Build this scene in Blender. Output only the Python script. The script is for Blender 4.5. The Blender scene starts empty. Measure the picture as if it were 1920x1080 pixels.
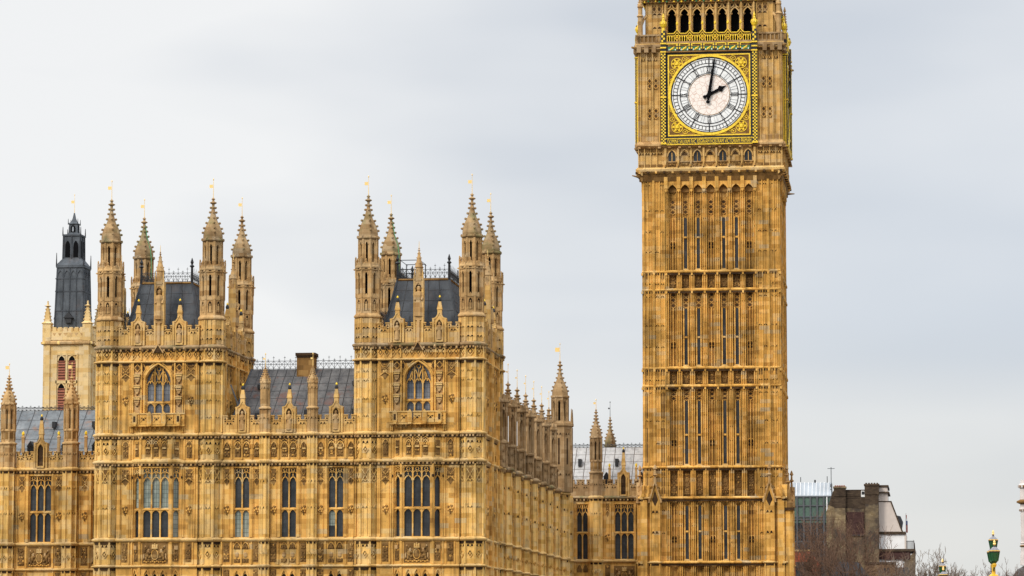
import bpy, math, random
from mathutils import Vector
R = math.radians
sin, cos, pi = math.sin, math.cos, math.pi
random.seed(11)
sc = bpy.context.scene
COL = sc.collection

# ------------------------------------------------------------------ camera, sky, sun, exposure
PHI, TH = R(7.2), math.atan(687 / 6300)
cd = bpy.data.cameras.new('camera'); cam = bpy.data.objects.new('camera', cd); COL.objects.link(cam)
cd.sensor_width = 36; cd.lens = 6300 / 1920 * 36; cd.clip_start = 1; cd.clip_end = 20000
cam.location = (0, 0, 5); cam.rotation_euler = (pi / 2 + TH, 0, PHI)
sc.camera = cam
SUN_AZ, SUN_EL = math.atan2(-0.62, -1.0), R(38)      # sun stands behind the camera, to its left, behind cloud

w = bpy.data.worlds.new("World"); sc.world = w; w.use_nodes = True
nt = w.node_tree; N = nt.nodes; L = nt.links
for n in list(N): N.remove(n)
def wn(t, **k):
    n = N.new(t)
    for a, b in k.items(): setattr(n, a, b)
    return n
out = wn('ShaderNodeOutputWorld'); bg = wn('ShaderNodeBackground'); bg.inputs[1].default_value = 0.1
sky = wn('ShaderNodeTexSky', sky_type='NISHITA', sun_disc=False, sun_elevation=SUN_EL, sun_rotation=SUN_AZ)
tc = wn('ShaderNodeTexCoord'); sep = wn('ShaderNodeSeparateXYZ'); L.new(tc.outputs['Generated'], sep.inputs[0])
mp = wn('ShaderNodeMapping'); mp.inputs['Scale'].default_value = (5, 5, 16); mp.inputs['Location'].default_value = (3.1, 0.4, 0.7)
L.new(tc.outputs['Generated'], mp.inputs[0])
nz = wn('ShaderNodeTexNoise'); nz.inputs['Scale'].default_value = 1.0; nz.inputs['Detail'].default_value = 3.5; nz.inputs['Roughness'].default_value = 0.45
L.new(mp.outputs[0], nz.inputs[0])
sx_ = wn('ShaderNodeMapRange'); L.new(sep.outputs[0], sx_.inputs[0])      # cloud thins towards the sun side (left)
for i_, v_ in ((1, -0.30), (2, 0.04), (3, 0.22), (4, -0.07)): sx_.inputs[i_].default_value = v_
ad = wn('ShaderNodeMath', operation='ADD'); L.new(nz.outputs[0], ad.inputs[0]); L.new(sx_.outputs[0], ad.inputs[1])
cr = wn('ShaderNodeValToRGB'); L.new(ad.outputs[0], cr.inputs[0])
cr.color_ramp.elements[0].position = 0.33; cr.color_ramp.elements[0].color = (4.75, 5.0, 5.38, 1)
cr.color_ramp.elements[1].position = 0.62; cr.color_ramp.elements[1].color = (6.65, 6.66, 6.66, 1)
bk = wn('ShaderNodeMath', operation='MULTIPLY_ADD'); L.new(nz.outputs[0], bk.inputs[0]); bk.inputs[1].default_value = 0.05; L.new(sep.outputs[2], bk.inputs[2])
bu = wn('ShaderNodeMapRange', interpolation_type='SMOOTHSTEP'); L.new(bk.outputs[0], bu.inputs[0])
for i_, v_ in ((1, .092), (2, .112), (3, 0), (4, 1)): bu.inputs[i_].default_value = v_
bd = wn('ShaderNodeMapRange', interpolation_type='SMOOTHSTEP'); L.new(bk.outputs[0], bd.inputs[0])
for i_, v_ in ((1, .115), (2, .23), (3, 1), (4, .25)): bd.inputs[i_].default_value = v_
br_ = wn('ShaderNodeMapRange', interpolation_type='SMOOTHSTEP'); L.new(sep.outputs[0], br_.inputs[0])
for i_, v_ in ((1, -.16), (2, .01), (3, 0), (4, .75)): br_.inputs[i_].default_value = v_
m1 = wn('ShaderNodeMath', operation='MULTIPLY'); L.new(bu.outputs[0], m1.inputs[0]); L.new(bd.outputs[0], m1.inputs[1])
m2 = wn('ShaderNodeMath', operation='MULTIPLY'); L.new(m1.outputs[0], m2.inputs[0]); L.new(br_.outputs[0], m2.inputs[1])
bank = wn('ShaderNodeMixRGB'); L.new(m2.outputs[0], bank.inputs[0]); L.new(cr.outputs[0], bank.inputs[1]); bank.inputs[2].default_value = (4.25, 4.65, 5.25, 1)
# a warmer, creamier band low over the horizon; the cloud deck gets brighter towards the zenith
low = wn('ShaderNodeMapRange'); low.inputs[1].default_value = 0.02; low.inputs[2].default_value = 0.10; low.inputs[3].default_value = 0.75; low.inputs[4].default_value = 0.0
L.new(sep.outputs[2], low.inputs[0])
mx = wn('ShaderNodeMixRGB'); L.new(low.outputs[0], mx.inputs[0]); L.new(bank.outputs[0], mx.inputs[1]); mx.inputs[2].default_value = (5.6, 5.55, 5.3, 1)
hi = wn('ShaderNodeMapRange'); hi.inputs[1].default_value = 0.22; hi.inputs[2].default_value = 0.75; hi.inputs[3].default_value = 1.0; hi.inputs[4].default_value = 2.9
L.new(sep.outputs[2], hi.inputs[0])
mu = wn('ShaderNodeVectorMath', operation='SCALE'); L.new(mx.outputs[0], mu.inputs[0]); L.new(hi.outputs[0], mu.inputs['Scale'])
fin = wn('ShaderNodeMixRGB'); fin.inputs[0].default_value = 0.06; L.new(mu.outputs[0], fin.inputs[1]); L.new(sky.outputs[0], fin.inputs[2])
L.new(fin.outputs[0], bg.inputs[0]); L.new(bg.outputs[0], out.inputs[0])

sl = bpy.data.lights.new('sun', 'SUN'); so = bpy.data.objects.new('sun', sl); COL.objects.link(so)
sl.energy = 1.5; sl.angle = R(14); sl.color = (1.0, 0.94, 0.85)
so.rotation_euler = (pi / 2 - SUN_EL, 0, pi - SUN_AZ)
so.location = (-100, -100, 150)
vs = sc.view_settings; vs.view_transform = 'Standard'; vs.look = 'None'; vs.exposure = 0.45; vs.gamma = 1; vs.use_curve_mapping = False

# ------------------------------------------------------------------ materials
class NT:
    def __init__(s, name):
        s.m = bpy.data.materials.new(name); s.m.use_nodes = True; s.t = s.m.node_tree
        s.b = s.t.nodes['Principled BSDF']
    def n(s, t, **k):
        n = s.t.nodes.new(t)
        for a, b in k.items(): setattr(n, a, b)
        return n
    def l(s, a, b): s.t.links.new(a, b)
    def pos(s): return s.n('ShaderNodeNewGeometry').outputs['Position']
    def ramp(s, src, stops, interp='LINEAR'):
        r = s.n('ShaderNodeValToRGB'); s.l(src, r.inputs[0]); e = r.color_ramp.elements
        r.color_ramp.interpolation = interp
        while len(e) < len(stops): e.new(0.5)
        for i, (p, c) in enumerate(stops):
            e[i].position = p; e[i].color = (c, c, c, 1) if isinstance(c, (int, float)) else (*c, 1)
        return r.outputs[0]
    def noise(s, scale, detail=4, map_=None, rough=0.55):
        q = s.n('ShaderNodeTexNoise'); q.inputs['Scale'].default_value = scale; q.inputs['Detail'].default_value = detail; q.inputs['Roughness'].default_value = rough
        p = s.pos()
        if map_:
            m = s.n('ShaderNodeMapping'); m.inputs['Scale'].default_value = map_; s.l(p, m.inputs[0]); p = m.outputs[0]
        s.l(p, q.inputs[0]); return q.outputs[0]
    def mix(s, a, b, fac, mode='MIX'):
        m = s.n('ShaderNodeMixRGB', blend_type=mode)
        for i, v in ((0, fac), (1, a), (2, b)):
            if hasattr(v, 'node'): s.l(v, m.inputs[i])
            elif isinstance(v, (int, float)): m.inputs[i].default_value = v if i == 0 else (v, v, v, 1)
            else: m.inputs[i].default_value = (*v, 1)
        return m.outputs[0]
    def brick(s, bw, rh, mortar, off=0.5):
        x = s.n('ShaderNodeSeparateXYZ'); s.l(s.pos(), x.inputs[0])
        a = s.n('ShaderNodeMath', operation='MULTIPLY_ADD'); s.l(x.outputs[1], a.inputs[0]); a.inputs[1].default_value = 0.83; s.l(x.outputs[0], a.inputs[2])
        c = s.n('ShaderNodeCombineXYZ'); s.l(a.outputs[0], c.inputs[0]); s.l(x.outputs[2], c.inputs[1])
        b = s.n('ShaderNodeTexBrick'); b.offset = off; s.l(c.outputs[0], b.inputs['Vector'])
        for k, v in (('Scale', 1), ('Mortar Size', mortar), ('Mortar Smooth', .1), ('Brick Width', bw), ('Row Height', rh)): b.inputs[k].default_value = v
        b.inputs['Color1'].default_value = (0, 0, 0, 1); b.inputs['Color2'].default_value = (1, 1, 1, 1); b.inputs['Mortar'].default_value = (.5, .5, .5, 1)
        return b.outputs['Color'], b.outputs['Fac']
    def bump(s, h, strength, dist=0.05):
        b = s.n('ShaderNodeBump'); b.inputs['Strength'].default_value = strength; b.inputs['Distance'].default_value = dist
        s.l(h, b.inputs['Height']); s.l(b.outputs[0], s.b.inputs['Normal'])
    def done(s, col, rough=.8, metal=0.0, spec=.3):
        if hasattr(col, 'node'): s.l(col, s.b.inputs['Base Color'])
        else: s.b.inputs['Base Color'].default_value = (*col, 1)
        s.b.inputs['Roughness'].default_value = rough; s.b.inputs['Metallic'].default_value = metal
        s.b.inputs['Specular IOR Level'].default_value = spec
        return s.m

def stone(name, stops, lo=0.52, streak=0.5, bw=.8, rh=.38, moss=None):
    t = NT(name)
    c, f = t.brick(bw, rh, .008)
    col = t.ramp(c, stops)
    col = t.mix(col, t.ramp(t.noise(.28, 7, None, .62), [(.32, lo), (.52, 1.0), (.75, 1.08)]), 1.0, 'MULTIPLY')
    col = t.mix(col, t.ramp(t.noise(1.0, 5, (2.6, 2.6, .22)), [(.3, streak), (.5, 1.0)]), 0.8, 'MULTIPLY')
    col = t.mix(col, (.16, .10, .05), t.ramp(t.noise(1.9, 6, None, .7), [(.55, 0.0), (.74, .62)]))
    if moss: col = t.mix(col, moss, t.ramp(t.noise(.9, 5), [(.5, 0.0), (.68, .6)]))
    col = t.mix(col, .72, t.ramp(f, [(0, 0.0), (1, .5)]), 'MULTIPLY')
    t.bump(t.noise(7, 4), .5, .03)
    return t.done(col, .9, 0, .15)

HONEY = stone('honey_limestone', [(0, (.47, .235, .055)), (.2, (.61, .335, .082)), (.5, (.69, .382, .098)), (.8, (.74, .435, .132)), (.95, (.68, .45, .175)), (1, (.50, .35, .18))], .52, .42)
TAN = stone('weathered_tan_limestone', [(0, (.32, .18, .07)), (.3, (.45, .275, .115)), (.6, (.53, .335, .145)), (1, (.46, .32, .17))], .64, .6)
TANM = stone('mossy_tan_limestone', [(0, (.23, .14, .062)), (.3, (.32, .205, .10)), (.6, (.39, .26, .13)), (1, (.34, .25, .15))], .6, .6, moss=(.12, .14, .055))
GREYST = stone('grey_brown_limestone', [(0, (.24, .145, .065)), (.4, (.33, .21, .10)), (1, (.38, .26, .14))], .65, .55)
LEDGE = stone('pale_ledge_stone', [(0, (.56, .34, .11)), (.5, (.68, .44, .165)), (1, (.60, .42, .20))], .6, .7)
CARV = stone('sooty_carved_stone', [(0, (.15, .08, .025)), (.5, (.24, .13, .042)), (1, (.31, .18, .062))], .6, .7)
SOOTSHADE = stone('black_crust_and_shade_stone', [(0, (.030, .017, .009)), (.5, (.055, .030, .014)), (1, (.09, .05, .022))], .7, .8)  # near-black stone: crust, and shade painted in under ledges and arch heads
TANHONEY = stone('brownish_honey_limestone', [(0, (.48, .27, .08)), (.3, (.59, .36, .12)), (.6, (.65, .41, .145)), (1, (.54, .37, .18))], .62, .6)
PALEH = stone('rain_washed_pale_honey_stone', [(0, (.56, .32, .08)), (.2, (.70, .43, .125)), (.6, (.78, .50, .17)), (1, (.66, .47, .22))], .62, .55)
TOWST = stone('streaked_golden_stone', [(0, (.49, .25, .055)), (.25, (.64, .35, .08)), (.6, (.71, .395, .098)), (.88, (.75, .45, .14)), (1, (.53, .38, .20))], .50, .38)
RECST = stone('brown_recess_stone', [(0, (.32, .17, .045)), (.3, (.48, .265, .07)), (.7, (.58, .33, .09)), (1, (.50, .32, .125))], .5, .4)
YELST = stone('pale_yellow_limestone', [(0, (.60, .39, .15)), (.5, (.70, .50, .23)), (1, (.66, .50, .28))], .8, .8, .9, .45)

def plain(name, col, rough=.6, metal=0.0, spec=.4, var=.25, sc_=3.0):
    t = NT(name)
    c = t.mix(col, t.ramp(t.noise(sc_, 5), [(.3, 1 - var), (.7, 1 + var * .3)]), 1.0, 'MULTIPLY')
    return t.done(c, rough, metal, spec)
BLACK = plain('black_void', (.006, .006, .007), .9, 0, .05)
IRON = plain('black_iron', (.018, .019, .022), .55)
GOLD = plain('gold_leaf', (.92, .62, .03), .42, 0.0, .5, .38, 6.0)
PALEGOLD = plain('pale_gilding', (.90, .62, .22), .4, .3, .5, .1)  # one pale gold tone for vanes and finials
GREEN = plain('emerald_paint', (.03, .17, .06), .45)
WHITE = plain('white_paint', (.72, .72, .70), .6, 0, .3, .1)
RED = plain('red_paint', (.33, .05, .03), .6)
LAMPGREEN = plain('dark_green_paint', (.012, .075, .022), .35, 0, .5, .2)
LAMPYEL = plain('golden_yellow_paint', (.72, .42, .02), .45, 0, .5, .2)
def lead(name, a, b, rust, rf):
    t = NT(name)
    c = t.mix(a, b, t.ramp(t.noise(.8, 6, None, .6), [(.35, 0), (.68, 1)]))
    c = t.mix(c, t.ramp(t.noise(1, 5, (3, 3, .4)), [(.3, .65), (.55, 1.05)]), .9, 'MULTIPLY')
    c = t.mix(c, rust, t.ramp(t.noise(.75, 7, None, .68), [(.55, 0.0), (.68, rf)]))
    t.bump(t.noise(2, 4), .3, .05)
    return t.done(c, .7, .0, .2)
ROOFDK = lead('dark_iron_roof', (.045, .051, .059), (.08, .088, .099), (.10, .055, .035), .25)
ROOFRUST = lead('rusty_iron_roof', (.068, .068, .07), (.14, .135, .132), (.14, .055, .034), .75)
ROOFBLUE = lead('blue_grey_roof', (.115, .128, .138), (.19, .205, .215), (.26, .13, .07), .6)
ROOFPALE = lead('pale_zinc_roof', (.36, .36, .36), (.42, .415, .41), (.28, .24, .2), .2)
SEAM = plain('roof_seam', (.05, .05, .053), .6)
def glass(name, ca, cb, bw=.2, rh=.33, lead_=.55):
    t = NT(name)
    c = t.mix(ca, cb, t.ramp(t.noise(.55, 3), [(.4, 0), (.62, 1)]))
    br, f = t.brick(bw, rh, .013, 0.0)
    c = t.mix(c, t.ramp(br, [(0, .75), (1, 1.2)]), .7, 'MULTIPLY')
    c = t.mix(c, (.012, .014, .016), t.ramp(f, [(0, 0.0), (1, lead_)]))
    t.bump(t.noise(1.7, 2), .12, .1)
    return t.done(c, .2, 0, .3)
GDARK = glass('dark_leaded_glass', (.020, .023, .026), (.048, .052, .056))
GPALE = glass('pale_blind_glass', (.20, .24, .21), (.32, .34, .28), lead_=.8)
GGREY = glass('grey_leaded_glass', (.075, .085, .105), (.20, .215, .24), lead_=.75)
GSLIT = glass('slit_glass', (.026, .026, .028), (.046, .046, .048), .3, .5); GSLIT.node_tree.nodes['Principled BSDF'].inputs['Roughness'].default_value = .5; GSLIT.node_tree.nodes['Principled BSDF'].inputs['Specular IOR Level'].default_value = .12
t = NT('opal_glass')
vor = t.n('ShaderNodeTexVoronoi', feature='DISTANCE_TO_EDGE'); vor.inputs['Scale'].default_value = 2.2; t.l(t.pos(), vor.inputs['Vector'])
OPALPINK = t.done(t.mix((.62, .47, .40), (.80, .74, .68), t.ramp(vor.outputs['Distance'], [(.02, 0), (.07, 1)])), .3)
OPAL = plain('white_opal_glass', (.80, .81, .80), .3, 0, .4, .22, 2.0)
def brickm(name, stops, lo=.5):
    t = NT(name); c, f = t.brick(.42, .16, .012)
    col = t.ramp(c, stops)
    col = t.mix(col, t.ramp(t.noise(.35, 7, None, .65), [(.3, lo), (.7, 1.15)]), 1.0, 'MULTIPLY')
    return t.done(col, .9, 0, .15)
t = NT('stained_yellow_brick'); c_, f_ = t.brick(.45, .17, .01)
col = t.mix(t.ramp(c_, [(0, (.17, .12, .062)), (1, (.31, .235, .135))]), (.055, .042, .034), t.ramp(t.noise(.34, 7, None, .66), [(.36, 0), (.60, 1)]))
STAINBRICK = t.done(col, .9, 0, .15)
SOOTBRICK = brickm('soot_dark_brick', [(0, (.05, .034, .024)), (1, (.10, .07, .045))])
PURBRICK = brickm('purple_brown_brick', [(0, (.045, .022, .02)), (1, (.08, .042, .036))], .7)
REDBRICK = brickm('red_brick', [(0, (.22, .05, .025)), (1, (.36, .09, .045))], .6)
PINKW = plain('cream_render', (.62, .54, .48), .8, 0, .2, .12, .8)
WHITER = plain('white_render', (.78, .77, .76), .8, 0, .2, .08, .8)
SLATE = plain('slate', (.05, .052, .06), .6)
BARK = plain('winter_bark', (.085, .06, .045), .9, 0, .1, .4)
TWIGR = plain('reddish_twigs', (.145, .085, .056), .9, 0, .1, .3)
TWIGP = plain('pale_brown_twigs', (.19, .145, .11), .9, 0, .1, .3)
BLUEGL = plain('teal_glass', (.09, .15, .115), .45, 0, .5, .5, .5)
STEEL = plain('grey_steel', (.085, .09, .096), .5)
FROST = plain('frosted_plant_screen', (.34, .37, .40), .8, 0, .1, .3, .5)
LANTOP = plain('grey_lantern_glass', (.22, .22, .25), .35, 0, .5, .3, 6)
MARBLE = plain('white_stucco', (.62, .56, .53), .8, 0, .2, .2, 1.2)
LEADCOP = plain('dark_dome_lead', (.045, .035, .032), .6)
ASPH = plain('asphalt', (.05, .05, .05), .9)
GRASS = plain('lawn', (.05, .09, .03), .9)
WATER = plain('river_water', (.05, .055, .045), .15)
LOUV = plain('red_louvre', (.26, .075, .035), .7)
FLAGB = plain('blue_cloth', (.03, .05, .2), .8)
COPPER = plain('green_conductor', (.10, .30, .13), .7)

# ------------------------------------------------------------------ mesh helpers
class Fr:                     # wall frame: u along the wall, o out of it, z up
    def __init__(s, x, y, deg): s.x = x; s.y = y; a = R(deg); s.c = cos(a); s.s = sin(a); s.deg = deg
    def __call__(s, u, o, z): return (s.x + u * s.c + o * s.s, s.y + u * s.s - o * s.c, z)
    def sub(s, u, o, deg): q = s(u, o, 0); return Fr(q[0], q[1], s.deg + deg)
ID = Fr(0, 0, 0)
class MB:
    def __init__(s, fr=ID, m=None):
        s.V = []; s.F = []; s.M = []; s.mats = []; s.mi = 0; s.fr = fr
        if m: s.use(m)
    def use(s, m):
        if m not in s.mats: s.mats.append(m)
        s.mi = s.mats.index(m); return s
    def add(s, pts, faces):
        b = len(s.V); s.V += pts; s.F += [tuple(b + i for i in f) for f in faces]; s.M += [s.mi] * len(faces)
    def box(s, u0, u1, o0, o1, z0, z1):
        f = s.fr
        s.add([f(u0, o0, z0), f(u1, o0, z0), f(u1, o1, z0), f(u0, o1, z0), f(u0, o0, z1), f(u1, o0, z1), f(u1, o1, z1), f(u0, o1, z1)],
              [(0, 1, 2, 3), (4, 5, 6, 7), (0, 1, 5, 4), (1, 2, 6, 5), (2, 3, 7, 6), (3, 0, 4, 7)])
    def quad(s, a, b, c, d): s.add([s.fr(*p) for p in (a, b, c, d)], [(0, 1, 2, 3)])
    def ext(s, poly, o0, o1):
        n = len(poly); f = s.fr
        s.add([f(u, o0, z) for u, z in poly] + [f(u, o1, z) for u, z in poly],
              [tuple(range(n)), tuple(range(n, 2 * n))] + [(i, (i + 1) % n, n + (i + 1) % n, n + i) for i in range(n)])
    def mould(s, u0, u1, prof):
        n = len(prof); f = s.fr
        s.add([f(u0, o, z) for o, z in prof] + [f(u1, o, z) for o, z in prof],
              [tuple(range(n)), tuple(range(n, 2 * n))] + [(i, (i + 1) % n, n + (i + 1) % n, n + i) for i in range(n)])
    def strip(s, P, w, o0, o1, closed=False):
        n = len(P); A = []; f = s.fr
        for i in range(n):
            p = P[i - 1] if (i or closed) else P[i]; q = P[(i + 1) % n] if (i < n - 1 or closed) else P[i]
            dx, dz = q[0] - p[0], q[1] - p[1]; l = math.hypot(dx, dz) or 1
            A.append((-dz / l * w / 2, dx / l * w / 2))
        pts = []
        for (u, z), (a, b) in zip(P, A):
            pts += [f(u + a, o0, z + b), f(u + a, o1, z + b), f(u - a, o1, z - b), f(u - a, o0, z - b)]
        F = []
        for i in range(n if closed else n - 1):
            k = 4 * i; m = 4 * ((i + 1) % n)
            F += [(k, m, m + 1, k + 1), (k + 1, m + 1, m + 2, k + 2), (k + 2, m + 2, m + 3, k + 3)]
        s.add(pts, F)
    def ngon(s, x, y, prof, n=8, rot=None, cap=True):
        if rot is None: rot = pi / n
        k = 1 / cos(pi / n) if n > 2 else 1; P = []; F = []
        for r, z in prof: P += [(x + r * k * cos(rot + 2 * pi * i / n), y + r * k * sin(rot + 2 * pi * i / n), z) for i in range(n)]
        for j in range(len(prof) - 1):
            F += [(j * n + i, j * n + (i + 1) % n, (j + 1) * n + (i + 1) % n, (j + 1) * n + i) for i in range(n)]
        if cap: F += [tuple(range(n)), tuple(range((len(prof) - 1) * n, len(prof) * n))]
        s.add(P, F)
    def blob(s, u, o, z, a, b, c, n=6):
        P = [s.fr(u, o, z - c)]; f = s.fr
        for zz, rr in ((-.5, .866), (.5, .866)):
            P += [f(u + a * rr * cos(2 * pi * i / n), o + b * rr * sin(2 * pi * i / n), z + c * zz) for i in range(n)]
        P.append(f(u, o, z + c)); F = []
        for i in range(n):
            j = (i + 1) % n
            F += [(0, 1 + j, 1 + i), (1 + i, 1 + j, 1 + n + j, 1 + n + i), (1 + n + i, 1 + n + j, 2 * n + 1)]
        s.add(P, F)
    def bar(s, p, q, r0, r1=None, n=4):
        r1 = r0 if r1 is None else r1
        p = Vector(p); q = Vector(q); d = (q - p)
        if d.length < 1e-6: return
        d.normalize(); a = d.cross(Vector((0, 0, 1)) if abs(d.z) < .9 else Vector((1, 0, 0))).normalized(); b = d.cross(a)
        P = [tuple(p + (a * cos(2 * pi * i / n) + b * sin(2 * pi * i / n)) * r0) for i in range(n)] + \
            [tuple(q + (a * cos(2 * pi * i / n) + b * sin(2 * pi * i / n)) * r1) for i in range(n)]
        s.add(P, [(i, (i + 1) % n, n + (i + 1) % n, n + i) for i in range(n)] + [tuple(range(n)), tuple(range(n, 2 * n))])
    def build(s, name, parent=None, label=None):
        me = bpy.data.meshes.new(name); me.from_pydata(s.V, [], s.F)
        for m in s.mats: me.materials.append(m)
        me.polygons.foreach_set('material_index', s.M); me.update()
        o = bpy.data.objects.new(name, me); COL.objects.link(o)
        if parent: o.parent = parent
        if label: o['label'] = label
        return o

def thing(name, label, cat, loc=(0, 0, 0), group=None):
    o = bpy.data.objects.new(name, None); COL.objects.link(o); o.location = loc; o.empty_display_size = 1
    o['label'] = label; o['category'] = cat
    if group: o['group'] = group
    return o
def kids(o): return [c for c in sc.objects if c.parent == o]
def copy_tree(o, parent=None):
    c = o.copy(); COL.objects.link(c)
    if parent: c.parent = parent
    for k in kids(o): copy_tree(k, c)
    return c

# ------------------------------------------------------------------ gothic vocabulary
def arch(u0, u1, zs, za, n=4):
    W = u1 - u0; P = []
    for i in range(n + 1):
        a = R(60) * i / n; P.append((u0 + W * (1 - cos(a)), zs + (za - zs) * sin(a) / sin(R(60))))
    return P + [(u0 + u1 - u, z) for u, z in P[-2::-1]]
def rib(mb, u, z0, z1, w=.07, o0=0, o1=.08): mb.box(u - w / 2, u + w / 2, o0, o1, z0, z1)
def heads(mb, u0, u1, z, o, n=2, st=None, h=None):
    wd = (u1 - u0) / n; h = h or wd * .8
    for i in range(n):
        a, b = u0 + i * wd + .02, u0 + (i + 1) * wd - .02
        P = arch(a, b, z, z + h, 2)
        mb.use(SOOTSHADE); mb.ext([(a, z)] + P[1:-1] + [(b, z)], o - .01, o + .006)  # dark pointed patch: shade of the arch hollow put into the colour
        mb.use(st or HONEY); mb.strip(P, .05, o, o + .06)
def carved(mb, u0, u1, z0, z1, o, dens=26, sym=True, st=None, back=None):
    mb.use(back or CARV); mb.box(u0, u1, o - .03, o + .008, z0, z1)
    W, H = u1 - u0, z1 - z0; uc = (u0 + u1) / 2
    for i in range(int(min(150, max(5, W * H * dens)))):
        r = random.uniform(.05, .10); du = random.uniform(0, max(.01, W / 2 - r)); z = random.uniform(z0 + r, z1 - r)
        mb.use(CARV if random.random() < .9 else (st or HONEY))
        for sg in ((-1, 1) if sym else (random.choice((-1, 1)),)):
            mb.blob(uc + sg * du, o + .02, z, r, .08, r * random.uniform(.7, 1.5), 5)
def loops(mb, u0, u1, z0, z1, o, n, st=HONEY):       # chain of pointed loops: tracery over a sooty panel
    mb.use(CARV); mb.box(u0, u1, o - .03, o + .006, z0, z1)
    h = (z1 - z0) / n; uc = (u0 + u1) / 2
    for i in range(n):
        z = z0 + i * h
        mb.use(SOOTSHADE); mb.blob(uc, o, z + h / 2, (u1 - u0) * .26, .02, h * .3, 6)
        mb.use(st); mb.strip([(uc, z), (u1, z + h / 2), (uc, z + h), (u0, z + h / 2)], .055, o, o + .06, True)
def diamond(mb, u, z, r, o, st=HONEY, hz=None):
    hz = hz or r
    mb.use(CARV); mb.ext([(u - r, z), (u, z - hz), (u + r, z), (u, z + hz)], o - .02, o + .006)
    mb.use(st); mb.strip([(u - r, z), (u, z - hz), (u + r, z), (u, z + hz)], .06, o, o + .08, True)
    mb.blob(u, o + .02, z, r * .4, .07, hz * .4)
def fleuron(mb, u, z, o, r, st=HONEY):
    for k in range(7):
        a = 2 * pi * k / 7; mb.use(CARV if k % 2 else st)
        mb.blob(u + r * .62 * cos(a), o + .05, z + r * .85 * sin(a), r * .36, .12, r * .42, 5)
    mb.use(st); mb.blob(u, o + .08, z, r * .4, .16, r * .5); mb.use(CARV); mb.blob(u, o + .04, z - r * 1.35, r * .22, .1, r * .4, 5)
def string(mb, u0, u1, z0, z1, o=0, p=.2, dent=.3, top=None):
    mb.use(top or LEDGE)
    mb.mould(u0, u1, [(o - .05, z0), (o + p * .55, z0), (o + p, z0 + .3 * (z1 - z0)), (o + p, z0 + .55 * (z1 - z0)), (o - .05, z1)])
    if dent:
        mb.use(SOOTSHADE); mb.box(u0, u1, o - .02, o + .045, z0 - (.2 if dent < .5 else .17), z0)  # dark strip painted in as the shade under the ledge
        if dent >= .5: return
        n = max(1, int((u1 - u0) / dent)); d = (u1 - u0) / n
        for i in range(n):
            c = u0 + (i + .5) * d
            mb.use(CARV if i % 2 else TAN); mb.box(c - .07, c + .07, o, o + p * .75, z0 - .15, z0 + .01)
def wall_open(mb, u0, u1, z0, z1, holes, o=0, d=.35):
    us = sorted({u0, u1, *[h[0] for h in holes], *[h[1] for h in holes]}); zs = sorted({z0, z1, *[h[2] for h in holes], *[h[3] for h in holes]})
    for i in range(len(us) - 1):
        for j in range(len(zs) - 1):
            uc, zc = (us[i] + us[i + 1]) / 2, (zs[j] + zs[j + 1]) / 2
            if not any(h[0] < uc < h[1] and h[2] < zc < h[3] for h in holes):
                mb.quad((us[i], o, zs[j]), (us[i + 1], o, zs[j]), (us[i + 1], o, zs[j + 1]), (us[i], o, zs[j + 1]))
    for h in holes:
        a, b, za, zb = h[:4]
        for p, q in (((a, za), (a, zb)), ((b, za), (b, zb)), ((a, za), (b, za)), ((a, zb), (b, zb))):
            mb.quad((p[0], o, p[1]), (q[0], o, q[1]), (q[0], o - d, q[1]), (p[0], o - d, p[1]))
        if len(h) > 4:
            P = arch(a, b, h[4], zb, 5); k = len(P) // 2
            mb.ext(P[:k + 1] + [(a, zb)], o - d, o); mb.ext(P[k:] + [(b, zb)], o - d, o)
def tracery(mb, u0, u1, z0, z1, n, zt, o, st=HONEY, big=False, zhead=None):
    """mullions, transom and cusped heads of an n-light window"""
    wd = (u1 - u0) / n; mw = .10; D = .16
    mb.use(st)
    for i in range(n + 1):
        u = u0 + i * wd; top = z1
        if big: top = zhead + (z1 - zhead) * (1 - (abs(2 * i / n - 1)) ** 2) * .98
        mb.box(u - mw / 2, u + mw / 2, o - D, o, z0, top)
    if zt: mb.mould(u0, u1, [(o - D, zt - .08), (o + .04, zt - .08), (o + .04, zt), (o - D, zt + .1)])
    zh = zhead or (z1 - .95)
    for i in range(n):
        a, b = u0 + i * wd + mw / 2, u0 + (i + 1) * wd - mw / 2; c = (a + b) / 2
        if zt:
            P = arch(a, b, zt - .32, zt - .06, 3); mb.strip(P, .06, o - .1, o - .02)
            for q in (P[:4] + [(a, zt - .06)], P[3:] + [(b, zt - .06)]): mb.ext(q, o - .1, o - .025)
        mb.strip(arch(a, b, zh - .1, zh + .28, 3), .075, o - .12, o - .01)
        if not big:
            hh = z1 - zh
            mb.strip([(c, zh + .26), (c, zh + hh * .62)], .06, o - .12, o - .01)
            for x0, x1 in ((a, c), (c, b)): mb.strip(arch(x0, x1, zh + hh * .5, zh + hh * .66, 2), .05, o - .12, o - .01)
            ri = min(.13, wd * .22); mb.strip([(c + ri * cos(k * pi / 3), zh + hh * .82 + ri * sin(k * pi / 3)) for k in range(6)], .05, o - .12, o - .01, True)
            mb.ext([(a, z1), (a, z1 - .16), (a + .1, z1)], o - .1, o - .03); mb.ext([(b, z1), (b, z1 - .16), (b - .1, z1)], o - .1, o - .03)
def window(parent, fr, u0, u1, z0, z1, n, zt, o=0, gm=GDARK, d=.28, st=HONEY, label=None):
    mb = MB(fr, st); tracery(mb, u0, u1, z0, z1, n, zt, o - .1, st)
    wob = mb.build('window', parent, label)
    g = MB(fr, gm); g.box(u0 - .05, u1 + .05, o - d - .05, o - d, z0 - .02, z1 + .02); g.build('glass_pane', wob)
    return wob
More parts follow.
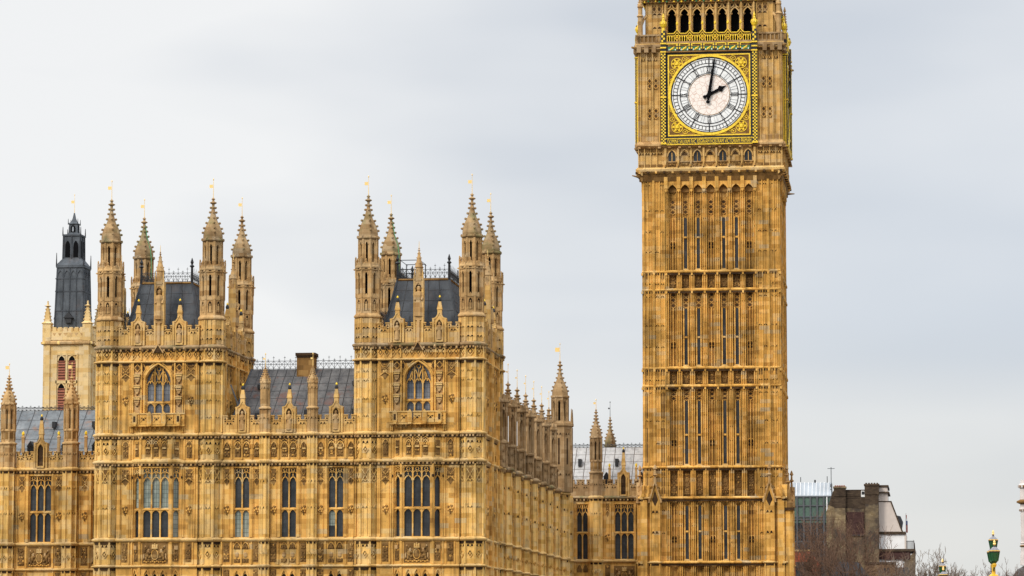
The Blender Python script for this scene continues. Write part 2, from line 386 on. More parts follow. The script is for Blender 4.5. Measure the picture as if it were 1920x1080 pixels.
def statue(x, y, z, h, parent, fr=None, m=TAN):
    mb = MB(m=m); s = h / 1.8
    mb.ngon(x, y, [(.28 * s, z), (.26 * s, z + .5 * s), (.21 * s, z + .95 * s), (.27 * s, z + 1.25 * s), (.25 * s, z + 1.42 * s), (.08 * s, z + 1.5 * s), (.12 * s, z + 1.6 * s), (.12 * s, z + 1.74 * s), (.05 * s, z + 1.82 * s)], 8)
    mb.fr = fr or ID
    for sg in (-1, 1): mb.bar((x + sg * .26 * s, y, z + 1.35 * s), (x + sg * .2 * s, y - .2 * s, z + .95 * s), .08 * s, .06 * s, 5)
    return mb.build('statue', parent)
def finial_prof(r, z, h): return [(r * .4, z), (r * .35, z + h * .35), (r, z + h * .42), (r * .3, z + h * .52), (r * .25, z + h * .7), (r * .6, z + h * .78), (r * .15, z + h * .88), (r * .1, z + h)]
def crockets(mb, x, y, prof, n=8, step=.34, r=.07):
    for (r0, z0), (r1, z1) in zip(prof, prof[1:]):
        k = max(1, int((z1 - z0) / step))
        for i in range(k):
            t = (i + .5) / k; rr = (r0 + (r1 - r0) * t) / cos(pi / n) + r * .5; z = z0 + (z1 - z0) * t
            for j in range(n):
                a = pi / n + 2 * pi * j / n
                if n == 8 and (j + i) % 2: continue
                fr, mb.fr = mb.fr, ID
                mb.blob(x + rr * cos(a), -(y + rr * sin(a)), z + r * .4, r, r, r * .9, 4)
                mb.fr = fr
def vane(mb, x, y, z0, z1, flag=.34, side=-1):
    mb.bar((x, y, z0), (x, y, z1), .028, .014, 5)
    zf = z0 + (z1 - z0) * .55
    if flag: mb.box(x + side * .04, x + side * (.04 + flag), -(y) - .012, -(y) + .012, zf, zf + flag * .95)
    mb.blob(x, -y, z1, .05, .05, .09, 5)
def facets(x, y, r):
    for k in range(8):
        a = R(45 * k); yield Fr(x + r * sin(a), y - r * cos(a), 45 * k), 2 * r * math.tan(pi / 8)

# ------------------------------------------------------------------ setting out of sight below the frame
def sheet(name, x0, x1, y0, y1, z, m):
    mb = MB(m=m); mb.add([(x0, y0, z), (x1, y0, z), (x1, y1, z), (x0, y1, z)], [(0, 1, 2, 3)]); o = mb.build(name); o['kind'] = 'structure'; return o
sheet('ground', -3000, 3000, 243, 6000, 0, ASPH)
sheet('lawn', -120, -50, 330, 420, .004, GRASS)
sheet('river', -3000, 3000, -600, 243.2, -4, WATER)
rw = MB(m=TAN)
rw.box(-300, 300, -243.6, -242.6, -6, .9); ob = rw.build('river_wall'); ob['label'] = 'long low stone river wall below the palace front'; ob['category'] = 'wall'

# ================================================================== PAVILION TOWERS
ZL = dict(s3=(11.54, 11.78), sill=(13.5, 13.84), s2=(19.42, 19.74), s1=(21.5, 21.82), n2=(27.14, 27.36), n1=(28.2, 28.56))
XR, XLf, YP = -38.82, -58.92, 250.7
def cap(mb, x, y, r, z0, zt, crk=.07):
    """crocketed ogee cap on an octagonal turret: rim radius r at z0, tip at zt"""
    h = zt - z0
    mb.ngon(x, y, [(r * .86, z0 - .12), (r * 1.1, z0), (r * 1.1, z0 + .1), (r * .95, z0 + .16), (r * .95, z0 + .135 * h)])
    P = [(r * .95, z0 + .13 * h), (r * .88, z0 + .22 * h), (r * .70, z0 + .34 * h), (r * .44, z0 + .46 * h), (r * .28, z0 + .59 * h), (r * .18, z0 + .70 * h), (r * .12, z0 + .80 * h)]
    mb.ngon(x, y, P); crockets(mb, x, y, P, 8, .36, crk * 1.35)
    for j in range(8):
        a = pi / 8 + j * pi / 4; mb.blob(x + r * 1.12 * cos(a), -(y + r * 1.12 * sin(a)), z0 + .1, crk * 1.1, crk * 1.1, crk * 1.6, 4)
    mb.ngon(x, y, [(r * .12, z0 + .78 * h), (r * .13, z0 + .84 * h), (r * .34, z0 + .87 * h), (r * .34, z0 + .885 * h), (r * .12, z0 + .91 * h), (r * .1, z0 + .94 * h), (r * .2, z0 + .96 * h), (r * .03, z0 + h)])
def slit_stage(mb, x, y, r, z0, z1, st, sw=.2, both=True):
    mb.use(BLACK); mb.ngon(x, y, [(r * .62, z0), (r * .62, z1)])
    for fr, wd in facets(x, y, r):
        mb.fr = fr; mb.use(st); h = sw / 2
        mb.box(-wd / 2, -h, -.22, 0, z0, z1); mb.box(h, wd / 2, -.22, 0, z0, z1)
        mb.box(-h, h, -.22, -.02, z1 - .22, z1)
        mb.strip(arch(-h - .03, h + .03, z1 - .45, z1 - .2, 2), .05, -.05, .05)
        for sg in (-1, 1): mb.box(sg * wd / 2 - .055, sg * wd / 2 + .055, -.06, .07, z0, z1)
    mb.fr = ID
def corner_turret(parent):
    t = MB(); r = .93
    t.use(PALEH); t.ngon(0, 0, [(r - .09, 0), (r - .09, 28.2)])
    t.use(TANHONEY); t.ngon(0, 0, [(r - .03, 28.2), (r - .03, 30.4)])
    rows = {(13.84, 19.3): (18.0, 16.0), (21.82, 27.14): (26.3, 25.6, 24.2, 22.9), (28.56, 30.4): (29.6, 28.9), (5, 11.54): (9, 7)}
    for fr, wd in facets(0, 0, r):
        t.fr = fr; h = wd / 2
        for (za, zb), zz in rows.items():
            st = TANHONEY if za > 28 else PALEH
            for u in (-h, h): t.use(st); rib(t, u, za, zb, .12, -.12, .02)
            for u in (-h * .42, h * .42): t.use(st); rib(t, u, za, zb, .035, -.1, -.03)
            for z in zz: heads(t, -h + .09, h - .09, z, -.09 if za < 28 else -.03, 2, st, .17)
        for za, zb in ((19.74, 21.3), (11.78, 13.5)):
            t.use(PALEH)
            for u in (-h, h): rib(t, u, za, zb, .12, -.12, .02)
            heads(t, -h + .09, h - .09, zb - .42, -.09, 2, PALEH, .25); diamond(t, 0, (za + zb) / 2 - .1, .2, -.08, PALEH, .28)
        t.use(PALEH); rib(t, h, 27.36, 28.2, .12, -.12, .02); diamond(t, 0, 27.78, .26, -.08, PALEH, .32)
        t.use(CARV); t.box(-h + .1, h - .1, -.12, -.085, 17.95, 19.0)
        t.use(PALEH); t.strip([(-h + .1, 18), (0, 18.5), (h - .1, 18)], .06, -.09, -.01); t.strip([(-h + .1, 18.95), (0, 18.5), (h - .1, 18.95)], .06, -.09, -.01)
    t.fr = ID
    for k, (a, b) in ZL.items():
        t.use(SOOTSHADE); t.ngon(0, 0, [(r + .0, a - .2), (r + .03, a)])  # dark collar painted in as shade below the ring moulding
        t.use(TANM if k == 'n1' else LEDGE); t.ngon(0, 0, [(r + .10, a), (r + .2, a + .3 * (b - a)), (r + .2, a + .6 * (b - a)), (r - .05, b)])
        if k in ('s1', 's2', 'n1'):
            for fr, wd in facets(0, 0, r):
                t.fr = fr; t.use(TAN)
                for u in (-.25, 0, .25): t.box(u - .06, u + .06, 0, .13, a - .15, a + .01)
            t.fr = ID
    # ---- upper stages
    t.use(TAN)
    t.ngon(0, 0, [(.9, 30.4), (1.02, 30.48), (1.02, 30.58), (.92, 30.72), (.84, 30.8)])
    t.ngon(0, 0, [(.80, 30.7), (.80, 32.0)])
    for fr, wd in facets(0, 0, .80):
        t.fr = fr; h = wd / 2; t.use(TAN)
        rib(t, h, 30.75, 32.15, .12, -.06, .08); rib(t, -h, 30.75, 32.15, .02, -.06, .05)
        t.use(SOOTSHADE); t.ext([(-.15, 31.0)] + arch(-.15, .15, 31.6, 31.85, 2) + [(.15, 31.0)], -.02, .006)
        t.use(TAN); t.strip([(-.17, 31.0)] + arch(-.17, .17, 31.6, 31.9, 2) + [(.17, 31.0)], .05, 0, .07); t.box(-.09, .09, 0, .05, 31.0, 31.5); t.blob(0, .03, 31.58, .07, .06, .09, 5)
        t.ext([(-.26, 31.95), (.26, 31.95), (0, 32.3)], 0, .05)
    t.fr = ID
    slit_stage(t, 0, 0, .84, 32.0, 34.15, TAN, .2)
    t.use(TAN); t.ngon(0, 0, [(.84, 34.15), (.95, 34.28), (.95, 34.38), (.72, 34.7)])
    for fr, wd in facets(0, 0, .88):
        t.fr = fr; h = wd / 2; t.use(TAN)
        t.ext([(-h, 34.1), (h, 34.1), (.05, 34.75), (-.05, 34.75)], -.08, .03); t.use(SOOTSHADE); t.ext([(-.13, 34.15), (.13, 34.15), (0, 34.42)], .0, .036)
        t.use(TAN); t.blob(0, 0, 34.85, .06, .06, .12, 4)
        t.bar(fr(h, .0, 33.5), fr(h, .04, 34.9), .075, .055); t.blob(h, .02, 35.0, .07, .07, .14, 4); t.blob(h, .1, 34.15, .09, .12, .07, 4)
    t.fr = ID
    slit_stage(t, 0, 0, .66, 34.6, 36.5, TAN, .17)
    tw = t.build('turret', parent)
    c = MB(m=TANM); cap(c, 0, 0, .74, 36.55, 39.95, .085); c.build('spire', tw)
    v = MB(m=PALEGOLD); vane(v, 0, 0, 39.9, 41.35, .26); v.build('weathervane', tw)
    return tw

def niche_pinnacle(parent, fr, u, z0, w=1.25, zt=30.6, tip=32.4, stat=True, gold=True, o=0):
    """stepped merlon with a statue niche and a small pinnacle"""
    m = MB(fr, TANHONEY); h = w / 2
    m.ext([(u - h, z0), (u + h, z0), (u + h, zt - .05), (u + h * .5, zt), (u, zt + .45), (u - h * .5, zt), (u - h, zt - .05)], o - .3, o + .06)
    nw = .22
    m.use(SOOTSHADE); m.ext([(u - nw, z0 + .2)] + arch(u - nw, u + nw, zt - .55, zt - .2, 2) + [(u + nw, z0 + .2)], o + .05, o + .068)
    m.use(TANHONEY); m.strip([(u - nw - .05, z0 + .15)] + arch(u - nw - .05, u + nw + .05, zt - .52, zt - .08, 3) + [(u + nw + .05, z0 + .15)], .09, o + .05, o + .2)
    m.box(u - nw - .08, u + nw + .08, o, o + .25, z0 + .02, z0 + .18)
    for sg in (-1, 1):
        m.box(u + sg * (h - .1) - .07, u + sg * (h - .1) + .07, o + .04, o + .14, z0, zt - .1)
        m.use(SOOTSHADE); heads(m, u + sg * h * .68 - .14, u + sg * h * .68 + .14, zt - .5, o + .06, 2, TANHONEY); m.use(TANHONEY)
    m.strip([(u - h, zt - .08), (u - h * .5, zt), (u, zt + .45), (u + h * .5, zt), (u + h, zt - .08)], .1, o + .0, o + .12)
    q = fr(u, o - .1, 0)
    m.ngon(q[0], q[1], [(.17, zt + .2), (.16, zt + .6), (.2, zt + .65), (.10, tip - .45)], 4, pi / 4)
    m.use(SOOTSHADE if not gold else IRON); m.ngon(q[0], q[1], [(.07, tip - .5), (.13, tip - .36), (.11, tip - .22), (.05, tip - .12)], 6)
    if gold: m.use(GOLD); m.ngon(q[0], q[1], [(.05, tip - .15), (.075, tip - .07), (.02, tip + .05)], 6)
    ob = m.build('statue_niche', parent)
    if stat:
        p = fr(u, o + .12, 0); statue(p[0], p[1], z0 + .2, (zt - z0) * .72, ob)
    return ob
def crenels(m, u0, u1, z0, z1, n, o=0, st=TANHONEY, gap=.34, dip=.36, iron=True, base_heads=True):
    """pierced battlement between u0 and u1: n notches"""
    m.use(st); wd = (u1 - u0) / n
    m.box(u0, u1, o - .25, o, z0, z1 - dip)
    for i in range(n):
        c = u0 + (i + .5) * wd
        for a, b in ((u0 + i * wd, c - gap / 2), (c + gap / 2, u0 + (i + 1) * wd)):
            m.use(st); m.box(a, b, o - .25, o, z1 - dip, z1 - .07); m.box(a - .03, b + .03, o - .28, o + .06, z1 - .08, z1)
            if b - a > .12:
                m.use(SOOTSHADE); mm = (a + b) / 2; m.ext([(mm - .09, z1 - .34), (mm + .09, z1 - .34), (mm, z1 - .16)], o, o + .006); m.blob(mm, o, z1 - .46, .08, .01, .06, 5)
        m.use(st); m.box(c - gap / 2 - .05, c + gap / 2 + .05, o - .0, o + .06, z1 - dip - .02, z1 - dip + .05)
        if base_heads: heads(m, c - .24, c + .24, z1 - dip - .3, o, 2, st)
        if iron: m.use(IRON); m.box(c - .03, c + .03, o - .4, o - .34, z1 - dip - .1, z1 + .5)
    m.use(st)
    for i in range(int((u1 - u0) / .3)):
        rib(m, u0 + .15 + i * .3, z0, z1 - dip - .35, .04, o, o + .035)
def seams(mb, a, b, c, d, nu, nv, m=SEAM, w=.05):
    """battens on a roof slope given by its corners a b (eave) d c (ridge)"""
    a, b, c, d = map(Vector, (a, b, c, d)); mb.use(m)
    for i in range(nu + 1):
        t = i / nu; mb.bar(a.lerp(b, t), d.lerp(c, t), w)
    for j in range(1, nv):
        t = j / nv; mb.bar(a.lerp(d, t), b.lerp(c, t), w * .7)
def cresting(mb, p, q, h, step=.36):
    """iron ridge cresting from p to q"""
    p, q = Vector(p), Vector(q); n = max(2, int((q - p).length / step)); up = Vector((0, 0, 1)); mb.use(IRON)
    for k in (.04, .38, .62): mb.bar(p + up * h * k, q + up * h * k, .022, None, 3)
    for i in range(n + 1):
        a = p.lerp(q, i / n); mb.bar(a, a + up * h * (1.0 if i % 2 == 0 else .8), .024, .012, 3)
        z = a + up * h * (.88 if i % 2 == 0 else .7); d = (q - p).normalized() * .075
        mb.bar(z - d, z + d, .022, None, 3)
        if i < n:
            b = p.lerp(q, (i + 1) / n); m = (a + b) / 2
            for s_, e_ in ((a + up * h * .06, m + up * h * .38), (b + up * h * .06, m + up * h * .38), (a + up * h * .62, m + up * h * .4), (b + up * h * .62, m + up * h * .4)): mb.bar(s_, e_, .016, None, 3)
def royal_arms(parent, fr, u, z0, z1, w, o=0):
    m = MB(fr, CARV); h = z1 - z0; m.box(u - w / 2, u + w / 2, o - .03, o + .008, z0, z1)
    zc = z0 + h * .42
    m.use(CARV); m.blob(u, o + .05, zc, w * .13, .1, h * .24, 8); m.use(HONEY)
    m.strip([(u + w * .13 * cos(k * pi / 5), zc + h * .24 * sin(k * pi / 5)) for k in range(10)], .05, o, o + .12, True)
    m.use(LEDGE)
    m.box(u - w * .11, u + w * .11, o, o + .16, z0 + h * .70, z0 + h * .77)
    for k in (-1, 0, 1): m.blob(u + k * w * .075, o + .06, z0 + h * .83, w * .05, .1, h * .09, 5)
    m.blob(u, o + .08, z0 + h * .93, .05, .06, .07, 4)
    for sg in (-1, 1):
        B = [(.30, .42, .085, .17), (.25, .60, .06, .12), (.30, .74, .065, .085), (.37, .80, .04, .06), (.22, .5, .09, .04), (.20, .3, .08, .045), (.34, .24, .05, .12), (.42, .34, .03, .15), (.40, .6, .03, .1), (.24, .16, .09, .04), (.45, .2, .03, .08)]
        for i, (du, dz, ru, rz) in enumerate(B):
            m.use(CARV if i in (4, 5, 9) else TAN if i % 2 else CARV); m.blob(u + sg * du * w, o + .05, z0 + dz * h, ru * w, .13, rz * h, 6)
    m.use(HONEY)
    for k in range(-5, 6): m.blob(u + k * w * .08, o + .04, z0 + h * (.07 + .035 * (k % 2)), w * .05, .09, h * .045, 5)
    return m.build('coat_of_arms', parent)
def side_panel(m, u, w, z0, z1, zb, st=HONEY, top=1.1):
    h = w / 2
    m.use(st)
    for s in (-1, 1): rib(m, u + s * h, z0, z1, .09, 0, .1); rib(m, u + s * (h - .13), z0, z1, .04, 0, .05)
    carved(m, u - h + .1, u + h - .1, z1 - top, z1 - .1, 0, 22)
    m.use(st); m.strip([(u - h, z1 - top), (u, z1 - top + .34), (u + h, z1 - top)], .06, 0, .08); m.strip([(u - h, z1 - .1), (u, z1 - top + .5), (u + h, z1 - .1)], .05, 0, .07)
    m.use(CARV); m.ext([(u - h * .5, z1 - top), (u + h * .5, z1 - top), (u, z1 - top - .3)], 0, .006)
    if zb: fleuron(m, u, zb, 0, .26, st)

BAYP = [(-1.86, 0), (-1.2, .45), (1.2, .45), (1.86, 0)]
def bay_frames(fr):
    for (a, oa), (b, ob) in zip(BAYP, BAYP[1:]):
        l = math.hypot(b - a, ob - oa); yield fr.sub((a + b) / 2, (oa + ob) / 2, -math.degrees(math.atan2(ob - oa, b - a))), l

def pavilion(loc, label, pale=False):
    T = thing('pavilion_tower', label, 'tower', loc)
    F = Fr(0, 0, 0); hw = 3.15; DY = 10.8
    b = MB(F, HONEY)
    b.box(-4.5, 4.5, -11.6, -.62, 0, 28.2)                      # core
    # front wall with openings
    wall_open(b, -hw, hw, 0, 11.6, []); wall_open(b, -hw, hw, 11.6, 19.5, [(-1.86, 1.86, 11.6, 19.5)]); wall_open(b, -hw, hw, 19.5, 28.3, [(-.96, .96, 22.4, 27.0, 25.75)], 0, .4)
    for s in (-1, 1):
        side_panel(b, s * 2.48, .85, 13.84, 19.12, 15.95)
        carved(b, s * 2.48 - .24, s * 2.48 + .24, 11.95, 13.4, 0, 40); b.use(HONEY)
        for du in (-.34, .34): rib(b, s * 2.48 + du, 11.78, 13.5, .08, 0, .08)
        carved(b, s * 2.48 - .22, s * 2.48 + .22, 19.85, 21.2, 0, 40); b.use(HONEY); b.strip(arch(s * 2.48 - .26, s * 2.48 + .26, 20.8, 21.2, 3), .06, 0, .08)
        for du in (-.36, .36): rib(b, s * 2.48 + du, 19.74, 21.3, .08, 0, .08)
        # upper storey: panel, heraldic stack
        side_panel(b, s * 2.55, .9, 21.82, 27.14, 24.3, top=1.15)
        b.use(TAN); b.box(s * 1.63 - .24, s * 1.63 + .24, -.03, .01, 23.3, 26.75); loops(b, s * 1.63 - .26, s * 1.63 + .26, 26.5, 27.05, .01, 1)
        for du in (-.33, .33): b.use(HONEY); rib(b, s * 1.63 + du, 21.82, 27.14, .10, 0, .16); b.use(SOOTSHADE); b.blob(s * 1.63 + du, .12, 25.2, .06, .08, .1, 4)
        for z in (26.0, 25.12, 24.24):
            b.use(LEDGE); b.box(s * 1.63 - .23, s * 1.63 + .23, 0, .26, z + .1, z + .26); b.box(s * 1.63 - .26, s * 1.63 + .26, 0, .3, z + .26, z + .32)
            b.use(TAN); b.box(s * 1.63 - .19, s * 1.63 + .19, 0, .2, z - .1, z + .1); b.use(SOOTSHADE); b.box(s * 1.63 - .13, s * 1.63 + .13, 0, .21, z + .04, z + .085)
            b.use(TAN); b.ext([(s * 1.63 - .2, z - .1), (s * 1.63 + .2, z - .1), (s * 1.63, z - .36)], 0, .16)
            b.use(SOOTSHADE); b.ext([(s * 1.63 - .12, z - .36), (s * 1.63 + .12, z - .36), (s * 1.63, z - .5)], 0, .02)
        b.use(HONEY); loops(b, s * 1.15 - .17, s * 1.15 + .17, 26.35, 27.1, 0, 1)
    b.use(HONEY); b.strip([(-1.08, 22.4)] + arch(-1.08, 1.08, 25.75, 27.12, 6) + [(1.08, 22.4)], .12, 0, .13)
    b.strip(arch(-1.2, 1.2, 25.7, 27.3, 6)[1:-1], .07, 0, .1)
    # lozenge frieze below the cornice
    for k in range(13):
        u = -2.9 + k * 5.8 / 12; diamond(b, u, 27.78, .2, .0, HONEY, .3)
        b.use(SOOTSHADE); b.ext([(u - .22, 28.1), (u + .22, 28.1), (u, 27.9)], 0, .006)
    for u in (-2.05, -1.35, 1.35, 2.05): b.use(HONEY); rib(b, u, 27.36, 28.2, .1, 0, .12)
    # flank wall
    S = Fr(4.68, .68, 90); b.fr = S; b.use(HONEY)
    wall_open(b, .9, DY - .9, 0, 28.3, [], 0); wl = Fr(-4.68, .68 + DY, -90)
    for fr in (S, wl):
        b.fr = fr; b.use(HONEY); b.box(.9, DY - .9, -.3, 0.0, 0, 28.28) if fr is wl else None
        for u in (2.2, 3.6, 5.4, 7.2, 8.6):
            side_panel(b, u, 1.1, 21.82, 27.14, 24.3); side_panel(b, u, 1.1, 13.84, 19.12, 15.95)
            diamond(b, u, 12.6, .35, 0); diamond(b, u, 20.4, .3, 0, HONEY, .45); diamond(b, u, 27.78, .3, 0)
        b.use(HONEY)
        for u in (1.3, DY / 2 - .5, DY / 2 + .5, DY - 1.3): b.box(u - .16, u + .16, 0, .22, 0, 28.2)
    wall = b.build('wall', T)
    # strings and cornices
    for k, (a, z) in ZL.items():
        s = MB(F); up = TANM if k == 'n1' else None
        if k in ('s3', 'sill', 's2', 's1'):
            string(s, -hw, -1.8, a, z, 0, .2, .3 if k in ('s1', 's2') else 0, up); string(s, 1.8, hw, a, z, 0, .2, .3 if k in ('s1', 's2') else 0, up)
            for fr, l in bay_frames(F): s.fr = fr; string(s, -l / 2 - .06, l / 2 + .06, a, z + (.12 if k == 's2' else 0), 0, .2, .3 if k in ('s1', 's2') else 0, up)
        else:
            string(s, -hw, hw, a, z, 0, .22, .42 if k == 'n1' else .6, up)
            if k == 'n1':
                for u in (-2.0, -1.35, 1.3, 2.05): s.use(TAN); s.blob(u, .26, a + .02, .12, .16, .12, 5)
                s.use(SOOTSHADE); s.ext([(-.35, a - .25), (.35, a - .25), (0, a + .3)], 0, .24); s.use(TAN); s.strip([(-.4, a - .28), (0, a + .35), (.4, a - .28)], .09, 0, .3)
        for fr in (S, wl): s.fr = fr; string(s, .8, DY - .8, a, z, 0, .2, .35 if k in ('s1', 's2', 'n1') else 0, up)
        s.build('cornice' if k == 'n1' else 'string_course', T)
    # canted bay window
    bay = MB(F, HONEY); g = MB(F, GPALE if pale else GDARK)
    bay.ext([(-1.25, 0), (1.25, 0), (1.25, 5), (-1.25, 5)], -.1, .45)
    for i, (fr, l) in enumerate(bay_frames(F)):
        bay.fr = fr; g.fr = fr; h = l / 2; bay.use(HONEY)
        if i == 1: hs = [(-1.03, 1.03, 13.84, 19.1)]
        else: hs = [(-.33, .25, 13.84, 19.1)] if i == 0 else [(-.25, .33, 13.84, 19.1)]
        wall_open(bay, -h, h, 5, 21.45, hs, 0, .3)
        a, c = hs[0][:2]
        if i == 1: tracery(bay, a, c, 13.84, 19.1, 3, 15.98, -.06)
        else: tracery(bay, a, c, 13.84, 19.1, 1, 15.98, -.06)
        g.use(GPALE if pale else GDARK); g.box(a - .02, c + .02, -.3, -.26, 15.9, 19.1); g.use(GPALE if pale and i == 2 else GDARK); g.box(a - .02, c + .02, -.3, -.26, 13.84, 15.9)
        bay.use(HONEY)
        for s in (-1, 1):
            bay.box(s * h - .065, s * h + .065, -.03, .10, 5, 19.3); bay.box(s * h - .06, s * h + .06, -.03, .09, 19.6, 21.4)
            bay.use(SOOTSHADE); bay.blob(s * h, .12, 18.4, .08, .1, .12, 4); bay.use(HONEY)
        if i == 1:
            for u in (-.64, 0, .64):
                carved(bay, u - .2, u + .2, 19.95, 21.0, 0, 30); bay.use(LEDGE); bay.box(u - .16, u + .16, 0, .12, 20.55, 20.66); bay.use(HONEY); bay.strip(arch(u - .24, u + .24, 20.7, 21.15, 3), .06, 0, .1); loops(bay, u - .24, u + .24, 20.95, 21.35, 0, 1)
            for u in (-.32, .32): bay.use(HONEY); rib(bay, u, 19.74, 21.35, .07, 0, .12)
        else:
            carved(bay, -.2, .2, 19.95, 21.1, 0, 30); bay.use(LEDGE); bay.box(-.14, .14, 0, .12, 20.5, 20.6); carved(bay, -.25, .25, 12.0, 13.4, 0, 40)
            bay.use(TAN); bay.box(-.14, .14, 0, .14, 12.9, 13.2)
        # pierced storey below
        for u in ((-.64, 0, .64) if i == 1 else (0,)):
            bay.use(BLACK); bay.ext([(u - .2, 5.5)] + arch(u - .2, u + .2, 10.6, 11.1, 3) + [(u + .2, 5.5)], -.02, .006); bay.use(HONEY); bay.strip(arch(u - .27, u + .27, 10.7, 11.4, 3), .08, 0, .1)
    bw = bay.build('bay_window', T); g.build('glass_pane', bw, 'pale glass with blinds drawn behind it' if pale else None)
    royal_arms(T, F.sub(0, .45, 0), 0, 11.85, 13.45, 2.0)
    # arched upper window
    m = MB(F, HONEY); tracery(m, -.94, .94, 22.4, 26.95, 3, 24.15, -.18, HONEY, True, 25.55)
    m.use(HONEY)
    for u in (-.34, .34): m.strip(arch(u - .32, u + .32, 25.6, 26.55, 4), .07, -.3, -.19)
    for u in (-.5, 0, .5): m.strip([(u, 25.8), (u * .9, 26.5)], .06, -.3, -.19)
    m.strip([(.16 * cos(k * pi / 4), 26.72 + .16 * sin(k * pi / 4)) for k in range(8)], .06, -.3, -.19, True)
    uw = m.build('arched_window', T); g = MB(F, GGREY); g.box(-1.05, 1.05, -.43, -.38, 22.4, 27.1); g.build('glass_pane', uw)
    # balcony
    m = MB(Fr(0, .22, 0), HONEY); m.box(-2.15, 2.15, 0, .62, 22.28, 22.42); m.use(HONEY)
    for u0, u1 in ((-2.15, -1.35), (-1.3, -.72), (-.32, .32), (.72, 1.3), (1.35, 2.15)):
        m.use(HONEY); m.box(u0, u1, .5, .64, 22.42, 23.2); m.use(LEDGE); m.box(u0 - .03, u1 + .03, .46, .7, 23.2, 23.29); mid = (u0 + u1) / 2
        m.use(SOOTSHADE); m.ext([(mid - .24, 22.95), (mid + .24, 22.95), (mid + .05, 22.72), (mid - .05, 22.72)], .63, .646); m.use(HONEY); m.strip([(mid - .26, 22.62), (mid, 22.95), (mid + .26, 22.62)], .06, .64, .69)
    m.use(HONEY)
    for u in (-1.02, .0, .52, -.52, 1.02): m.box(u - .2, u + .2, .5, .63, 22.42, 22.66)
    for u in (-1.7, -.56, .56, 1.7):
        m.use(TANHONEY); m.box(u - .17, u + .17, .6, .82, 22.5, 23.15); m.ext([(u - .2, 23.15), (u + .2, 23.15), (u, 23.42)], .6, .84); m.use(SOOTSHADE if abs(u) > 1 else HONEY); m.box(u - .09, u + .09, .81, .826, 22.6, 23.05)
        m.use(HONEY); m.ext([(u - .17, 22.5), (u + .17, 22.5), (u + .1, 22.3), (u - .1, 22.3)], .6, .82)
    for k in range(12):
        u = -2.0 + k * 4 / 11; m.use(HONEY); m.mould(u - .06, u + .06, [(0, 21.85), (.12, 21.85), (.5, 22.3), (0, 22.3)])
        if k < 11: m.use(CARV); m.box(u + .08, u + .28, 0, .015, 21.9, 22.26)
    m.build('balcony', T)
    # parapets with niches (front, flanks)
    for fr, l in ((F, 0), (Fr(4.68, .68 + DY / 2, 90), 1), (Fr(-4.68, .68 + DY / 2, -90), 1)):
        h = 3.15 if not l else DY / 2 - .85; k = 1.62 if not l else 2.6
        for ua, ub in ((-h, -k - .6), (k + .6, h), (-k + .6, -.42), (.42, k - .6)):
            m = MB(fr); crenels(m, ua, ub, 28.5, 30.05, 1 if not l else 2); m.build('parapet', T)
        for u in (-k, k): niche_pinnacle(T, fr, u, 28.5, 1.12, 30.35, 32.05)
        # tall central niche
        m = MB(fr, TANHONEY); m.box(-.36, .36, -.5, .02, 28.5, 30.2)
        for s in (-1, 1): m.box(s * .31 - .075, s * .31 + .075, -.5, .08, 28.5, 33.4); m.bar(fr(s * .31, 0, 33.4), fr(s * .31, 0, 34.2), .09, .02, 4)
        m.box(-.3, .3, -.5, -.35, 30.2, 33.6); m.use(SOOTSHADE); m.box(-.27, .27, -.36, -.335, 31.0, 33.0)
        m.use(TAN); m.box(-.3, .3, -.4, .04, 32.9, 33.3); m.strip(arch(-.28, .28, 32.6, 33.1, 3), .08, -.1, .1); m.ext([(-.3, 33.2), (.3, 33.2), (0, 34.2)], -.15, .08)
        m.box(-.27, .27, -.3, .12, 30.2, 30.5); m.box(-.1, .1, -.1, .16, 28.6, 30.2)
        q = fr(0, -.2, 0); P = [(.26, 33.4), (.24, 34.2), (.3, 34.25), (.17, 34.8), (.06, 35.45)]; m.ngon(q[0], q[1], P, 8); crockets(m, q[0], q[1], P, 8, .3, .05); m.ngon(q[0], q[1], finial_prof(.12, 35.4, .4), 6)
        m.use(PALEGOLD); m.bar((q[0], q[1], 35.7), (q[0], q[1], 36.25), .025, .015)
        n_ = m.build('tall_niche', T); p = fr(0, -.08, 0); statue(p[0], p[1], 30.5, 2.3, n_)
    # mansard roof
    m = MB(m=ROOFDK); A = [(-3.1, .9), (3.1, .9), (3.1, 11.2), (-3.1, 11.2)]; B = [(-2.0, 2.4), (2.0, 2.4), (2.0, 9.7), (-2.0, 9.7)]; z0, z1 = 28.6, 33.55
    V = [(x, y, z0) for x, y in A] + [(x, y, z1) for x, y in B]
    m.add(V, [(0, 1, 5, 4), (1, 2, 6, 5), (2, 3, 7, 6), (3, 0, 4, 7), (4, 5, 6, 7)])
    m.use(plumb); m.box(-4.2, 4.2, -11.5, -.3, 28.2, 28.62)
    for i in range(4): seams(m, V[i], V[(i + 1) % 4], V[(i + 1) % 4 + 4], V[i + 4], 5 if i % 2 == 0 else 9, 6, SEAM, .03)
    for i in range(4): m.use(ROOFDK); m.bar(V[i], V[i + 4], .1); m.use(CARV); m.bar(V[4 + i], V[4 + (i + 1) % 4], .1)
    r = m.build('roof', T); m = MB()
    for i in range(4): cresting(m, (B[i][0], B[i][1], z1 + .08), (B[(i + 1) % 4][0], B[(i + 1) % 4][1], z1 + .08), 1.15)
    for x, y in B: m.use(IRON); m.ngon(x, y, [(.1, z1), (.08, z1 + 1.2), (.18, z1 + 1.3), (.06, z1 + 1.45), (.12, z1 + 1.6), (.02, z1 + 1.95)], 6)
    m.build('cresting', r)
    for x in (-3.3, 3.3): m = MB(); cresting(m, (x, .9, 30.3), (x, 11, 30.3), 1.5, .5); m.build('walkway_railing', r)
